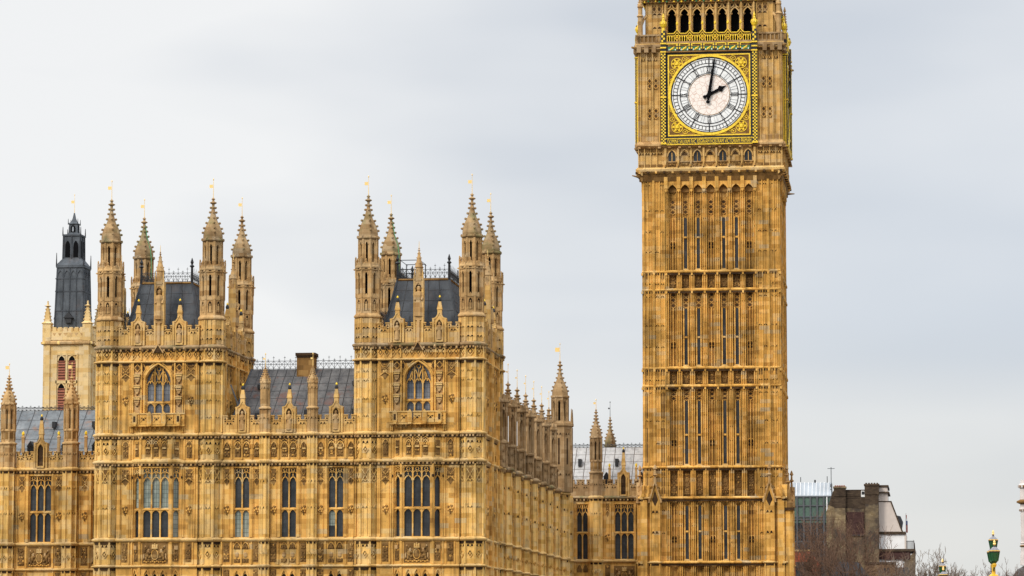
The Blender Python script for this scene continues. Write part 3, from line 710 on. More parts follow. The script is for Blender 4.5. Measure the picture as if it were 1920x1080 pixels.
    if not pale:
        m = MB(m=IRON)
        for x, y in ((-1.9, 3), (-.4, 3), (-1.9, 6), (-.4, 6)): m.bar((x, y, z1), (x, y, z1 + 1.6), .03)
        for a, c in (((-1.9, 3), (-.4, 3)), ((-1.9, 6), (-.4, 6)), ((-1.9, 3), (-1.9, 6)), ((-.4, 3), (-.4, 6))): m.bar((*a, z1 + 1.6), (*c, z1 + 1.6), .03); m.bar((*a, z1 + .9), (*c, z1 + .9), .02)
        m.build('roof_railing', r); m = MB(m=IRON)
        m.bar((2.3, 5, z1), (2.3, 5, z1 + 1.0), .03); m.bar((2.3, 5, z1 + .35), (3.8, 5, z1 + .45), .03); m.bar((3.8, 5, z1 + .3), (3.95, 5, z1 + 1.1), .03); m.use(WHITE); m.box(3.75, 4.1, -5.1, -4.9, z1 + 1.0, z1 + 1.2)
        m.build('aerial', r)
    # corner turrets
    tu = corner_turret(T); first = True
    for x in (-4.0, 4.0):
        for y in (.68, .68 + DY):
            q = tu if first else copy_tree(tu, T); first = False; q.location = (x, y, 0)
    m = MB(m=COPPER)
    P = [(-4 + .75, .68 + DY - .5, 33), (-4 + .72, .68 + DY - .45, 36.5), (-4 + .62, .68 + DY - .35, 37.2), (-4 + .3, .68 + DY - .2, 38.2), (-4 + .12, .68 + DY - .1, 39.3)]
    for a, c in zip(P, P[1:]): m.bar(a, c, .035)
    m.build('lightning_conductor', T)
    return T
plumb = SEAM
PT = pavilion((XR, YP, 0), 'four-turreted stone pavilion tower nearest the clock tower, at the corner of the palace', False)
PL = pavilion((XLf, YP, 0), 'four-turreted stone pavilion tower at left, its bay window glazed with pale blinds', True)

# ------------------------------------------------------------------ shared pieces for the lower ranges
def pier_turret(parent, x, y, r, zb, zring, zrim, tip, vt, st=TAN, name='turret', low=None, slit=.12, rows=(18.0, 16.0), flag=.28, strings=('s3', 'sill', 's2', 's1')):
    t = MB(); low = low or PALEH
    t.use(low); t.ngon(x, y, [(r - .05, 0), (r - .05, zb)])
    for fr, wd in facets(x, y, r):
        t.fr = fr; h = wd / 2
        t.use(low)
        for u in (-h, h): rib(t, u, 5, zb, .08, -.1, .02)
        for z in rows: heads(t, -h + .05, h - .05, z, -.05, 1 if wd < .4 else 2, low, .2)
        diamond(t, 0, 12.6, h * .6, -.04, low, h * .8)
        t.use(st)
        for u in (-h, h): rib(t, u, zb, zring, .08, -.1, .02)
        if zring - zb > 1: heads(t, -h + .05, h - .05, zb + 1.0, -.02, 1 if wd < .4 else 2, st, .18)
    t.fr = ID; t.use(st); t.ngon(x, y, [(r - .02, zb), (r - .02, zring), (r + .1, zring + .05), (r + .1, zring + .14), (r - .1, zring + .3)])
    for k in strings:
        a, b = ZL[k]; t.use(SOOTSHADE); t.ngon(x, y, [(r + .0, a - .17), (r + .02, a)]); t.use(LEDGE); t.ngon(x, y, [(r + .1, a), (r + .17, a + .1), (r + .17, a + .2), (r - .04, b)])  # dark collar under each ring is painted shade
    zs = zring + (zrim - zring) * (.35 if slit else .0)
    t.use(st); t.ngon(x, y, [(r * .86, zring + .2), (r * .86, zs + .02)])
    if slit:
        for fr, wd in facets(x, y, r * .86):
            t.fr = fr; t.use(CARV); t.box(-wd * .3, wd * .3, -.02, .012, zring + .45, zs - .12); t.use(st); rib(t, wd / 2, zring + .3, zs, .07, -.05, .05)
        t.fr = ID; slit_stage(t, x, y, r * .88, zs, zrim, st, slit)
        t.use(st); t.ngon(x, y, [(r * .9, zs - .08), (r, zs - .02), (r, zs + .05), (r * .88, zs + .15)])
    else:
        t.use(st); t.ngon(x, y, [(r * .88, zring + .2), (r * .88, zrim)])
        for fr, wd in facets(x, y, r * .88): t.fr = fr; rib(t, wd / 2, zring + .3, zrim, .05, -.05, .04); heads(t, -wd / 2 + .04, wd / 2 - .04, zrim - .35, 0, 1, st, .2); t.use(st)
        t.fr = ID
    ob = t.build(name, parent)
    c = MB(m=st); cap(c, x, y, r * .92, zrim + .05, tip, .06 if r < .5 else .075); c.build('spire', ob)
    v = MB(m=PALEGOLD); vane(v, x, y, tip - .05, vt, flag); v.build('weathervane', ob)
    return ob
def gablet_pinnacle(m, x, y, z0, tip, r=.11, gold=True):
    m.use(TAN); m.ngon(x, y, [(r, z0), (r * .9, tip - .5), (r * 1.3, tip - .46), (r * .7, tip - .3)], 4, pi / 4)
    if gold: m.use(GOLD); m.ngon(x, y, [(r * .5, tip - .3), (r * .95, tip - .18), (r * .8, tip - .05), (.02, tip + .05)], 6)

# ================================================================== MIDDLE RANGE between the pavilion towers
MR = thing('palace_range', 'three-bay stone range between the two pavilion towers under a rust-streaked roof', 'building', (-48.75, YP, 0))
F = Fr(0, .12, 0); u0, u1 = -5.1, 4.98
PIE = (-1.85, 1.82); WC = (-3.62, 0, 3.62)
b = MB(F, HONEY); b.box(u0, u1, -9.5, -.5, 0, 21.6)
hol = [(c - .62, c + .62, 13.84, 19.1) for c in WC]
wall_open(b, u0, u1, 0, 21.5, hol, 0, .34)
for c in WC:
    for s in (-1, 1):
        side_panel(b, c + s * 1.16, .7, 13.84, 19.12, 15.95)
        b.use(HONEY); b.box(c + s * .70 - .06, c + s * .70 + .06, 0, .12, 13.84, 19.2)
        carved(b, c + s * 1.16 - .25, c + s * 1.16 + .25, 11.95, 13.4, 0, 45); b.use(HONEY)
        for d in (.78, 1.52): rib(b, c + s * d, 11.78, 13.5, .09, 0, .1); rib(b, c + s * d, 19.74, 21.3, .09, 0, .12)
        carved(b, c + s * .33 - .25, c + s * .33 + .25, 12.9, 13.4, 0, 40); b.use(HONEY); b.box(c + s * .33 - .25, c + s * .33 + .25, -.02, .02, 12.2, 12.9); b.use(TAN); b.blob(c + s * .33, .04, 12.5, .17, .07, .24); carved(b, c + s * .33 - .25, c + s * .33 + .25, 11.9, 12.25, 0, 50)
        b.use(HONEY); b.strip(arch(c + s * .33 - .28, c + s * .33 + .28, 13.0, 13.45, 3), .06, 0, .09)
        for du, wd in ((1.16, .24), (.33, .26)):
            carved(b, c + s * du - wd, c + s * du + wd, 19.9, 20.95, 0, 34); b.use(HONEY); b.strip(arch(c + s * du - wd - .03, c + s * du + wd + .03, 20.6, 21.1, 3), .07, 0, .1)
            b.use(LEDGE); b.box(c + s * du - wd * .6, c + s * du + wd * .6, 0, .12, 20.5, 20.6)
        loops(b, c + s * .33 - .28, c + s * .33 + .28, 20.95, 21.3, 0, 1)
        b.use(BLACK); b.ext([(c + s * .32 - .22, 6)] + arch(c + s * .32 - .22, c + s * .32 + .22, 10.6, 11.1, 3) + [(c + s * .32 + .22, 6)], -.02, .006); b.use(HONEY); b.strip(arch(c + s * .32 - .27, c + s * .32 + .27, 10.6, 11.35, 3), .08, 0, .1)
        carved(b, c + s * 1.16 - .25, c + s * 1.16 + .25, 10.2, 11.4, 0, 40)
    b.use(HONEY); rib(b, c, 11.78, 13.5, .08, 0, .1); rib(b, c, 19.74, 21.3, .08, 0, .12)
b.build('wall', MR)
for k in ('s3', 'sill', 's2', 's1'):
    a, z = ZL[k]; s = MB(F); string(s, u0, u1, a, z, 0, .2, .3 if k in ('s1', 's2') else 0)
    if k in ('s1', 's2'):
        for c in WC:
            for j in (-1, 1): s.use(TAN); s.blob(c + j * 1.5, .16, a - .05, .11, .14, .13, 5)
    s.build('string_course', MR)
for i, c in enumerate(WC):
    o = window(MR, F, c - .6, c + .6, 13.84, 19.1, 2, 15.98, 0, GDARK)
    if i == 0:
        g = MB(F, GPALE); g.box(c - .6, c + .6, -.30, -.272, 13.84, 15.9); g.build('window_blind', o, 'pale blind filling the lower half of the window')
    if i == 2:
        g = MB(F, GPALE); g.box(c - .58, c - .05, -.30, -.272, 14.7, 15.8); g.build('window_blind', o, 'half-drawn pale blind in the lower left light')
for u in PIE:
    q = F(u, .1, 0); pier_turret(MR, q[0], q[1], .36, 21.8, 23.5, 25.45, 26.85, 27.75, TAN, 'pilaster_turret', None, 0, flag=.14)
for c in WC:
    for a, d in ((c - 1.5, c - .55), (c + .55, c + 1.5)): pp = MB(F); crenels(pp, a, d, 21.75, 23.1, 1, 0, TANHONEY, .3, .4, False); pp.build('parapet', MR)
for c in WC: niche_pinnacle(MR, F, c, 21.75, 1.1, 23.75, 25.5)
m = MB(m=ROOFRUST); yA, yB, zA, zB = 1.0, 6.2, 21.6, 27.1
xl0, xl1, xr = -5.1, -4.2, 5.0
a, bb, c, d = (xl0, yA, zA), (xr, yA, zA), (xr, yB, zB), (xl1, yB, zB)
m.add([a, bb, c, d, (xl0, 11, zA), (xr, 11, zA)], [(0, 1, 2, 3), (0, 3, 4), (3, 2, 5, 4), (1, 5, 2)])
seams(m, a, bb, c, d, 13, 9, SEAM, .035)
m.use(SLATE); m.bar(a, d, .1)
m.use(STEEL); m.bar((-4.7, .8, 25.5), (-3.5, .75, 22.3), .06)
for px, pz, s_ in ((-2.9, .28, .2), (.9, .32, .2), (4.6, .33, .2), (-3.2, .72, .15), (.7, .74, .15), (4.2, .76, .15)):
    y = yA + (yB - yA) * pz; z = zA + (zB - zA) * pz
    m.use(IRON); m.box(px - s_, px + s_, -(y + .3), -(y - .35), z - .1, z + s_ * 1.4); m.ngon(px, y - .1, [(s_ * 1.2, z + s_ * 1.4), (.03, z + s_ * 2.6)], 4, pi / 4)
ro = m.build('roof', MR)
m = MB(); cresting(m, (xl1, yB, zB), (xr, yB, zB), 1.05, .42); m.build('cresting', ro)
m = MB(m=CARV); m.box(-.5, .86, -yB - .6, -yB + .6, 26.0, 28.1); m.use(SOOTSHADE); m.box(-.6, .96, -yB - .7, -yB + .7, 28.1, 28.32); m.box(-.54, .9, -yB - .64, -yB + .64, 27.95, 28.1)
m.build('chimney', ro)

# ================================================================== LEFT WING, set back
LW = thing('palace_wing', 'set-back stone wing at the left edge under a blue-grey metal roof', 'building', (-70.4, YP + 8.7, 0))
F = Fr(0, 0, 0); u0, u1 = -9, 8.5
CW = (-5.15, 0, 5.1); PI_ = (-7.75, -2.65, 2.46, 7.6)
b = MB(F, HONEY); b.box(u0, u1, -12, -.5, 0, 19.5)
wall_open(b, u0, u1, 0, 19.5, [(c - .93, c + .93, 13.84, 19.05) for c in CW], 0, .34)
for c in CW:
    for s in (-1, 1):
        side_panel(b, c + s * 1.5, .75, 13.84, 19.12, 15.9); b.use(HONEY); b.box(c + s * 1.02 - .07, c + s * 1.02 + .07, 0, .14, 13.84, 19.2)
        carved(b, c + s * 1.5 - .28, c + s * 1.5 + .28, 11.95, 13.4, 0, 40); b.use(HONEY); rib(b, c + s * 1.08, 11.78, 13.5, .1, 0, .1)
        b.use(HONEY); b.box(c + s * 2.0 - .05, c + s * 2.0 + .05, 0, .1, 5, 19.2)
        side_panel(b, c + s * 1.5, .75, 6, 11.5, None)
b.build('wall', LW)
for k in ('s3', 'sill', 's2'):
    a, z = ZL[k]; s = MB(F); string(s, u0, u1, a, z, 0, .22, .3 if k == 's2' else 0); s.build('string_course', LW)
for i, c in enumerate(CW): window(LW, F, c - .9, c + .9, 13.84, 19.05, 3, 16.2, 0, GDARK); royal_arms(LW, F, c, 11.85, 13.45, 1.9)
for u in PI_: pier_turret(LW, u, -.12, .56, 19.7, 21.5, 24.65, 27.1, 27.95, TAN, 'pilaster_turret', None, .13, strings=('s3', 'sill', 's2'))
for c in CW:
    for s in (-1, 1):
        pp = MB(F); crenels(pp, *sorted((c + s * 2.0, c + s * .6)), 19.65, 21.0, 2, 0, TANHONEY, .22, .35, False); gablet_pinnacle(pp, c + s * 1.45, -.05, 20.9, 22.55); pp.build('parapet', LW)
for c in CW: niche_pinnacle(LW, F, c, 19.65, 1.15, 21.7, 23.9, False)
m = MB(m=ROOFBLUE); a, bb, c, d = (u0, 1, 19.7), (u1, 1, 19.7), (u1, 7, 24.75), (u0, 7, 24.75)
m.add([a, bb, c, d, (u0, 13, 19.7), (u1, 13, 19.7)], [(0, 1, 2, 3), (3, 2, 5, 4), (0, 3, 4), (1, 5, 2)]); seams(m, a, bb, c, d, 16, 6, SEAM, .035)
for px in (-6.5, -3.8, -1.4, 1.4, 3.9, 6.4):
    m.use(IRON); m.box(px - .25, px + .25, -2.9, -1.9, 20.9, 21.5); m.ext([(px - .3, 21.5), (px + .3, 21.5), (px, 21.95)], -2.9, -1.85)
for px in (-.3, 3.0): m.use(IRON); m.box(px - .13, px + .13, -5.5, -4.8, 23.2, 23.7)
ro = m.build('roof', LW); m = MB(); cresting(m, (u0, 7, 24.75), (u1, 7, 24.75), .42, .34); m.build('cresting', ro)

# ================================================================== VENTILATION TOWER behind the left wing
VT = thing('ventilation_tower', 'distant yellow stone tower with a dark stepped iron spire, behind the left wing', 'tower', (-87.05, 330, 0))
m = MB(m=YELST); hv = 2.27; yc = hv
m.box(-hv, hv, -2 * hv, 0, 0, 37.8)
for fr in (Fr(0, 0, 0), Fr(hv, hv, 90), Fr(-hv, hv, -90)):
    m.fr = fr; m.use(YELST)
    for u in (-hv + .25, hv - .25): m.box(u - .3, u + .3, 0, .15, 0, 37.2)
    for u in (-1.05, 0.03, 1.1): m.box(u - .07, u + .07, 0, .12, 28, 35.2)
    m.box(-1.1, 1.15, 0, .1, 35.05, 35.3); m.box(-1.1, 1.15, 0, .12, 32.2, 32.5)
    m.use(TAN); m.mould(-hv - .1, hv + .1, [(0, 36.1), (.3, 36.2), (.3, 36.4), (0, 36.6)])
    m.use(YELST); m.box(-hv, hv, -.2, .12, 36.6, 37.5)
    for k in range(7):
        u = -hv + .42 + k * .57; m.use(TAN); m.ext([(u - .2, 37.3), (u + .2, 37.3), (u, 37.0)], .12, .126); m.use(YELST); m.box(u - .18, u + .18, -.2, .12, 37.5, 37.9)
    for u in (-.8, .8): m.use(PALEGOLD if u < 0 else TAN); m.blob(u * 2.9, .2, 36.3, .25, .25, .2); m.blob(u, .2, 36.3, .25, .2, .2)
wl_ = m.build('wall', VT)
for fr in (Fr(0, 0, 0),):
    for u in (-.5, .57):
        for z0, z1 in ((32.5, 35.0), (28.9, 32.2)):
            g = MB(fr, LOUV); g.box(u - .36, u + .36, .0, .02, z0, z1 - .5)
            for k in range(int((z1 - z0 - .5) / .27)): g.use(LOUV); g.mould(u - .36, u + .36, [(.02, z0 + k * .27 + .06), (.1, z0 + k * .27), (.02, z0 + k * .27 + .2)]); g.use(BLACK); g.box(u - .36, u + .36, .02, .03, z0 + k * .27 + .2, z0 + k * .27 + .27)
            g.use(BLACK); g.ext([(u - .36, z1 - .5)] + arch(u - .36, u + .36, z1 - .5, z1, 3) + [(u + .36, z1 - .5)], 0, .02)
            g.use(YELST); g.strip(arch(u - .38, u + .38, z1 - .5, z1 + .05, 3), .1, 0, .1); g.build('louvre_window', VT)
pv = MB(m=YELST)
pv.ngon(0, 0, [(.42, 36.5), (.42, 38.2), (.52, 38.3), (.3, 38.5), (.22, 39.3), (.1, 40.0), (.3, 40.1), (.08, 40.2), (.06, 40.6)], 4, pi / 4); crockets(pv, 0, 0, [(.3, 38.5), (.12, 39.9)], 4, .3, .08)
po = pv.build('pinnacle', VT); first = True
for x in (-hv + .2, hv - .2):
    for y in (.2, 2 * hv - .2):
        q = po if first else po.copy()
        if not first: COL.objects.link(q)
        first = False; q.location = (x, y, 0)
ROOFVENT = lead('blue_black_iron_plates', (.055, .063, .072), (.10, .112, .125), (.09, .06, .05), .3)
m = MB(m=ROOFVENT)
def sq(prof): m.ngon(0, yc, prof, 4, pi / 4)
sq([(1.56, 37.6), (1.50, 39.5), (1.42, 41.6), (1.36, 44.0), (1.46, 44.1), (1.46, 44.35), (1.05, 44.9), (.90, 45.1), (.86, 47.3), (.96, 47.4), (.96, 47.55), (.62, 47.6), (.48, 47.75), (.43, 48.6), (.54, 48.68), (.28, 48.9), (.14, 49.3), (.05, 49.85)])
for fr in (Fr(0, yc, 0), Fr(0, yc, 90), Fr(0, yc, -90)):
    m.fr = fr; m.use(ROOFDK)
    for z in (39.6, 41.6, 42.9): m.box(-1.52, 1.52, 1.3, 1.53 - (z - 39.6) * .035, z, z + .12)
    for k in range(5): u = -1.4 + k * .7; m.bar(fr(u * 1.05, 1.55, 38), fr(u * .94, 1.37, 44.1), .06)
    for u in (-.42, .42): m.use(BLACK); m.ext([(u - .25, 45.2)] + arch(u - .25, u + .25, 46.3, 46.9, 3) + [(u + .25, 45.2)], .8, .93)
    for u in (-.86, 0, .86): m.use(ROOFDK); m.bar(fr(u, .93, 45), fr(u, .89, 47.4), .07)
    m.use(BLACK); m.ext([(-.24, 47.85)] + arch(-.24, .24, 48.25, 48.55, 3) + [(.24, 47.85)], .4, .52); m.use(FROST); m.ext([(-.08, 47.9)] + arch(-.08, .08, 48.2, 48.4, 2) + [(.08, 47.9)], .5, .53)
    m.use(IRON); m.ext([(-.5, 38.9), (.5, 38.9), (0, 39.5)], 1.4, 1.9); m.box(-.3, .3, 1.4, 1.8, 38.4, 38.9)
    m.use(ROOFDK)
    for k in range(4): u = -1.02 + k * .68; m.strip(arch(u - .32, u + .32, 43.1, 43.8, 2), .06, 1.3, 1.44)
m.fr = ID; m.use(IRON)
for s in (-1, 1):
    for t2 in (-1, 1):
        m.bar((s * 1.42, yc + t2 * 1.42, 44.2), (s * 1.42, yc + t2 * 1.42, 45.6), .08, .03); m.bar((s * .93, yc + t2 * .93, 47.4), (s * .93, yc + t2 * .93, 48.3), .07, .03); m.bar((s * .5, yc + t2 * .5, 48.6), (s * .5, yc + t2 * .5, 49.2), .05, .02)
ro = m.build('iron_spire', VT); m = MB(m=PALEGOLD); vane(m, 0, yc, 49.8, 51.7, .3); m.build('weathervane', ro)

# ================================================================== NORTH WING running back from the right-hand tower
NW = thing('palace_wing', 'long shaded wing running back towards the clock tower under a row of pinnacles', 'building', (-34.0, 262.6, 0))
Y0 = 262.6; F = Fr(0, 0, 90); Lw = 50.0
bays = [267.4 - Y0, 273.3 - Y0, 279.1 - Y0, 284.8 - Y0, 290.6 - Y0, 296.1 - Y0]
b = MB(F, HONEY); b.box(-3, Lw, -9, 0, 0, 19.4)
piers = [bays[0] - 2.9] + [(p + q) / 2 for p, q in zip(bays, bays[1:])] + [bays[-1] + 2.8]
for c in bays + [bays[-1] + 5.7, bays[-1] + 11]:
    for s in (-1, 1): side_panel(b, c + s * 1.6, 1.0, 13.84, 19.12, 15.95); diamond(b, c + s * 1.6, 12.6, .35, 0); b.use(HONEY); b.box(c + s * .85 - .08, c + s * .85 + .08, 0, .16, 5, 19.2)
    b.use(GDARK); b.box(c - .7, c + .7, -.1, .012, 13.9, 19.0); b.use(HONEY)
    for u in (-.7, 0, .7): rib(b, c + u, 13.9, 19, .1, 0, .08)
for c in piers + [bays[-1] + 8.5, bays[-1] + 14]:
    q = F(c, 0, 0); b.fr = ID
    b.use(PALEH); b.ngon(q[0], q[1], [(.50, 0), (.50, 19.6)])
    for fr, wd in facets(q[0], q[1], .5):
        b.fr = fr
        for u in (-wd / 2, wd / 2): b.use(PALEH); rib(b, u, 5, 19.3, .08, -.06, .03)
        heads(b, -.15, .15, 18, 0, 1, PALEH); heads(b, -.15, .15, 16, 0, 1, PALEH); diamond(b, 0, 12.6, .14, 0)
    b.fr = ID
    for k in ('s3', 'sill'): a, z = ZL[k]; b.use(LEDGE); b.ngon(q[0], q[1], [(.6, a), (.68, a + .1), (.46, z)])
    b.fr = F
b.build('wall', NW)
for k in ('s3', 'sill', 's2'):
    a, z = ZL[k]; s = MB(F); string(s, -2, Lw, a, z, 0, .24, .35 if k == 's2' else 0)
    if k == 's2':
        for c in piers: q = F(c, 0, 0); s.use(TANM); s.ngon(q[0], q[1], [(.55, a - .1), (.75, a + .1), (.75, z - .1), (.5, z + .05)])
    s.build('string_course', NW)
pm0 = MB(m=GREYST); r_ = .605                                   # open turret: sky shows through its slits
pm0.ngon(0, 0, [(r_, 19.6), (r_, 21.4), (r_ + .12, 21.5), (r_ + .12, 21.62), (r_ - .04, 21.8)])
for fr, wd in facets(0, 0, r_):
    pm0.fr = fr; h = wd / 2; pm0.use(GREYST); sw = .17
    for a, c in ((-h, -sw), (sw, h)): pm0.box(a, c, -.1, 0, 21.7, 24.7)
    pm0.box(-sw, sw, -.1, -.02, 24.15, 24.7); pm0.strip(arch(-sw, sw, 23.85, 24.2, 3), .06, -.08, .03)
    rib(pm0, h, 19.6, 24.7, .12, -.06, .07); heads(pm0, -h + .06, h - .06, 20.8, 0, 2, GREYST, .25); pm0.use(SOOTSHADE); pm0.blob(0, 0, 24.45, .08, .02, .12, 6)
    pm0.use(GREYST); pm0.ext([(-h, 24.7), (h, 24.7), (.04, 25.35), (-.04, 25.35)], -.1, .1); heads(pm0, -h + .06, h - .06, 20.0, 0, 2, GREYST, .25)
pm0.fr = ID; pm0.use(GREYST); pm0.ngon(0, 0, [(r_ - .02, 24.65), (r_ + .14, 24.75), (r_ + .14, 24.88), (r_ - .05, 25.0), (.40, 25.1)])
po0 = pm0.build('open_turret', NW)
for i, c in enumerate(bays + [bays[0] - 5.6]):
    q = F(c, -.1, 0); p_ = po0 if i == 0 else po0.copy()
    if i: COL.objects.link(p_)
    p_.location = (q[0], q[1], 0)
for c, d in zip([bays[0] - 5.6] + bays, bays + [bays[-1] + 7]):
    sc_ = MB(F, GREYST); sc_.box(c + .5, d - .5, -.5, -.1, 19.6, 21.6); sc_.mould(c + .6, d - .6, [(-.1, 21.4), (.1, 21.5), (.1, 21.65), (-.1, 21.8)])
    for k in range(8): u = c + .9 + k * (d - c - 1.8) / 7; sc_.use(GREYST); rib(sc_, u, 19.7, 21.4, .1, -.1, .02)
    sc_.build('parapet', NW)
pm = MB(m=GREYST); P = [(.44, 25.55), (.30, 25.85), (.19, 26.2), (.12, 26.6)]
pm.ngon(0, 0, [(.46, 25.4)] + P); crockets(pm, 0, 0, P, 8, .25, .10); pm.ngon(0, 0, [(.1, 26.5), (.26, 26.68), (.1, 26.78), (.08, 27.0), (.22, 27.12), (.05, 27.25), (.03, 27.4)], 6)
po = pm.build('pinnacle', NW); v = MB(m=PALEGOLD); vane(v, 0, 0, 27.3, 28.75, .12); v.build('weathervane', po)
po.scale = (1, 1, 1)
for i, c in enumerate(bays):
    q = F(c, -.1, 0); p_ = po if i == 0 else copy_tree(po, NW); p_.location = (q[0], q[1], -.55)
q = F(305 - Y0, -.1, 0)
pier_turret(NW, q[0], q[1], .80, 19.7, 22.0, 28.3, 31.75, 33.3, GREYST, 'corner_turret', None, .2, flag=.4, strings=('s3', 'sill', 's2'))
m = MB(m=GREYST); x, y = q[0], q[1]; m.ngon(x, y, [(1.05, 19.7), (1.05, 25.6), (1.2, 25.75), (1.2, 25.95), (.9, 26.2)])
for fr, wd in facets(x, y, 1.05):
    m.fr = fr; m.use(SOOTSHADE); m.box(-.09, .09, -.02, .012, 22.2, 24.6); m.use(GREYST); rib(m, wd / 2, 19.7, 25.6, .12, -.05, .08); heads(m, -.3, .3, 21.2, 0, 2, GREYST); heads(m, -.3, .3, 24.9, 0, 2, GREYST)
m.fr = ID; m.use(GREYST)
for k in range(8): a = pi / 8 + k * pi / 4; m.bar((x + 1.18 * cos(a), y + 1.18 * sin(a), 25.8), (x + 1.18 * cos(a), y + 1.18 * sin(a), 27.3), .1, .03)
m.build('turret_base', NW)
m = MB(m=ROOFPALE); m.add([F(-3, -.8, 19.4), F(Lw, -.8, 19.4), F(Lw, -8, 21.5), F(-3, -8, 21.5)], [(0, 1, 2, 3)]); m.build('roof', NW)

# ================================================================== LINK RANGE joining the clock tower
LK = thing('palace_range', 'short stone range under a pale zinc roof joining the clock tower', 'building', (-30.3, 312.6, 0))
F = Fr(0, 0, 0); u0, u1 = -4.6, 4.6
b = MB(F, HONEY); b.box(u0, u1, -9, -.5, 0, 19.6)
hw_ = [(-3.15, -2.0, 13.75, 18.95), (.4, 2.3, 13.75, 18.95)]
wall_open(b, u0, u1, 0, 19.6, hw_, 0, .34)
for c, h in ((-2.57, .58), (1.35, .95)):
    for s in (-1, 1): b.use(HONEY); b.box(c + s * (h + .1) - .07, c + s * (h + .1) + .07, 0, .14, 5, 19.2)
for u in (-.2, 2.95, -4.0): side_panel(b, u, .6, 13.84, 19.12, 15.9); carved(b, u - .25, u + .25, 11.95, 13.3, 0, 30)
for u in (-2.86, -2.28): carved(b, u - .22, u + .22, 12.6, 13.3, 0, 40); b.use(HONEY); b.strip(arch(u - .26, u + .26, 12.9, 13.4, 2), .06, 0, .09)
b.build('wall', LK)
for k in ('s3', 'sill', 's2'):
    a, z = ZL[k]; s = MB(F); string(s, u0, u1, a, z, 0, .25, .34 if k == 's2' else 0, TANM if k == 's2' else None); s.build('string_course', LK)
window(LK, F, -3.12, -2.03, 13.75, 18.95, 2, 16.3, 0, GDARK); window(LK, F, .43, 2.27, 13.75, 18.95, 3, 16.3, 0, GDARK)
royal_arms(LK, F, 1.35, 11.6, 13.2, 2.0)
pier_turret(LK, -1.25, -.1, .56, 19.7, 21.75, 25.05, 27.85, 28.7, GREYST, 'pilaster_turret', None, .14, flag=.2, strings=('s3', 'sill', 's2'))
for a, d, n_, mm, pu in ((u0, -1.8, 3, GREYST, None), (-.68, .75, 2, TAN, 0.0), (1.85, 3.2, 2, TAN, 2.5)):
    pp = MB(F); crenels(pp, a, d, 19.65, 21.25, n_, 0, mm, .22, .5, False)
    if pu is not None: gablet_pinnacle(pp, pu, -.05, 21.1, 22.7)
    pp.build('parapet', LK)
niche_pinnacle(LK, F, 1.3, 19.65, 1.15, 21.9, 24.2, False)
m = MB(m=ROOFPALE); a, bb, c, d = (u0, 1, 20.2), (u1, 1, 20.2), (u1, 6, 24.6), (u0, 6, 24.6)
m.add([a, bb, c, d, (u0, 11, 20), (u1, 11, 20)], [(0, 1, 2, 3), (3, 2, 5, 4), (0, 3, 4), (1, 5, 2)]); seams(m, a, bb, c, d, 10, 6, plain('brown_grey_batten', (.15, .13, .12), .7), .035)
for px in (-3.2, .3, 3.4): m.use(IRON); m.box(px - .14, px + .14, -4.6, -3.6, 22.7, 23.4)
for px in (-3.9, -.4, 2.9): m.use(IRON); m.box(px - .25, px + .25, -2.0, -.8, 20.9, 21.5); m.ext([(px - .3, 21.5), (px + .3, 21.5), (px, 22.0)], -2.0, -.8)
ro = m.build('roof', LK); m = MB(); cresting(m, (u0, 6, 24.6), (u1, 6, 24.6), .45, .38); m.build('cresting', ro)
m = MB(m=TANM); cap(m, -1.0, 11, .52, 25.0, 27.9, .07); m.ngon(-1.0, 11, [(.48, 20), (.48, 25.0)]); tt = m.build('ridge_turret', LK); v = MB(m=IRON); vane(v, -1.0, 11, 27.8, 29.3, .15); v.build('weathervane', tt)

# ================================================================== CLOCK TOWER
YT = 311.0; HS = 6.32
CT = thing('clock_tower', 'tall golden stone clock tower with a white dial showing two minutes past two', 'clock tower', (-20.59, YT + HS, 0))
FACES = [Fr(0, -HS, 0), Fr(HS, 0, 90), Fr(-HS, 0, -90), Fr(0, HS, 180)]
BP = 1.19; BX = [(i - 3) * BP for i in range(7)]
STAGES = [(40.62, 47.9, 45.6, 43.72, (46.2, 44.2, 42.3), True), (31.62, 38.72, 37.08, 34.35, (38.1, 35.4, 33.4), False), (22.4, 29.72, 28.45, 25.25, (29.1, 26.5, 24.4), False), (13.6, 19.2, 18.7, 16.3, (18.2, 16.1), False), (4, 13.2, 12, 8, (11, 8), False)]
BANDS = [(38.95, 40.4), (29.95, 31.35), (19.6, 22.0)]
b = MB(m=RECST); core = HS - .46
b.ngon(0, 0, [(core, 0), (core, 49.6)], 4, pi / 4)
b.use(TOWST)
for sx in (-1, 1):
    for sy in (-1, 1):
        x0, x1 = sorted((sx * 4.22, sx * HS)); y0, y1 = sorted((sy * 4.22, sy * HS)); b.box(x0, x1, -y1, -y0, 0, 49.5)
random.seed(5)
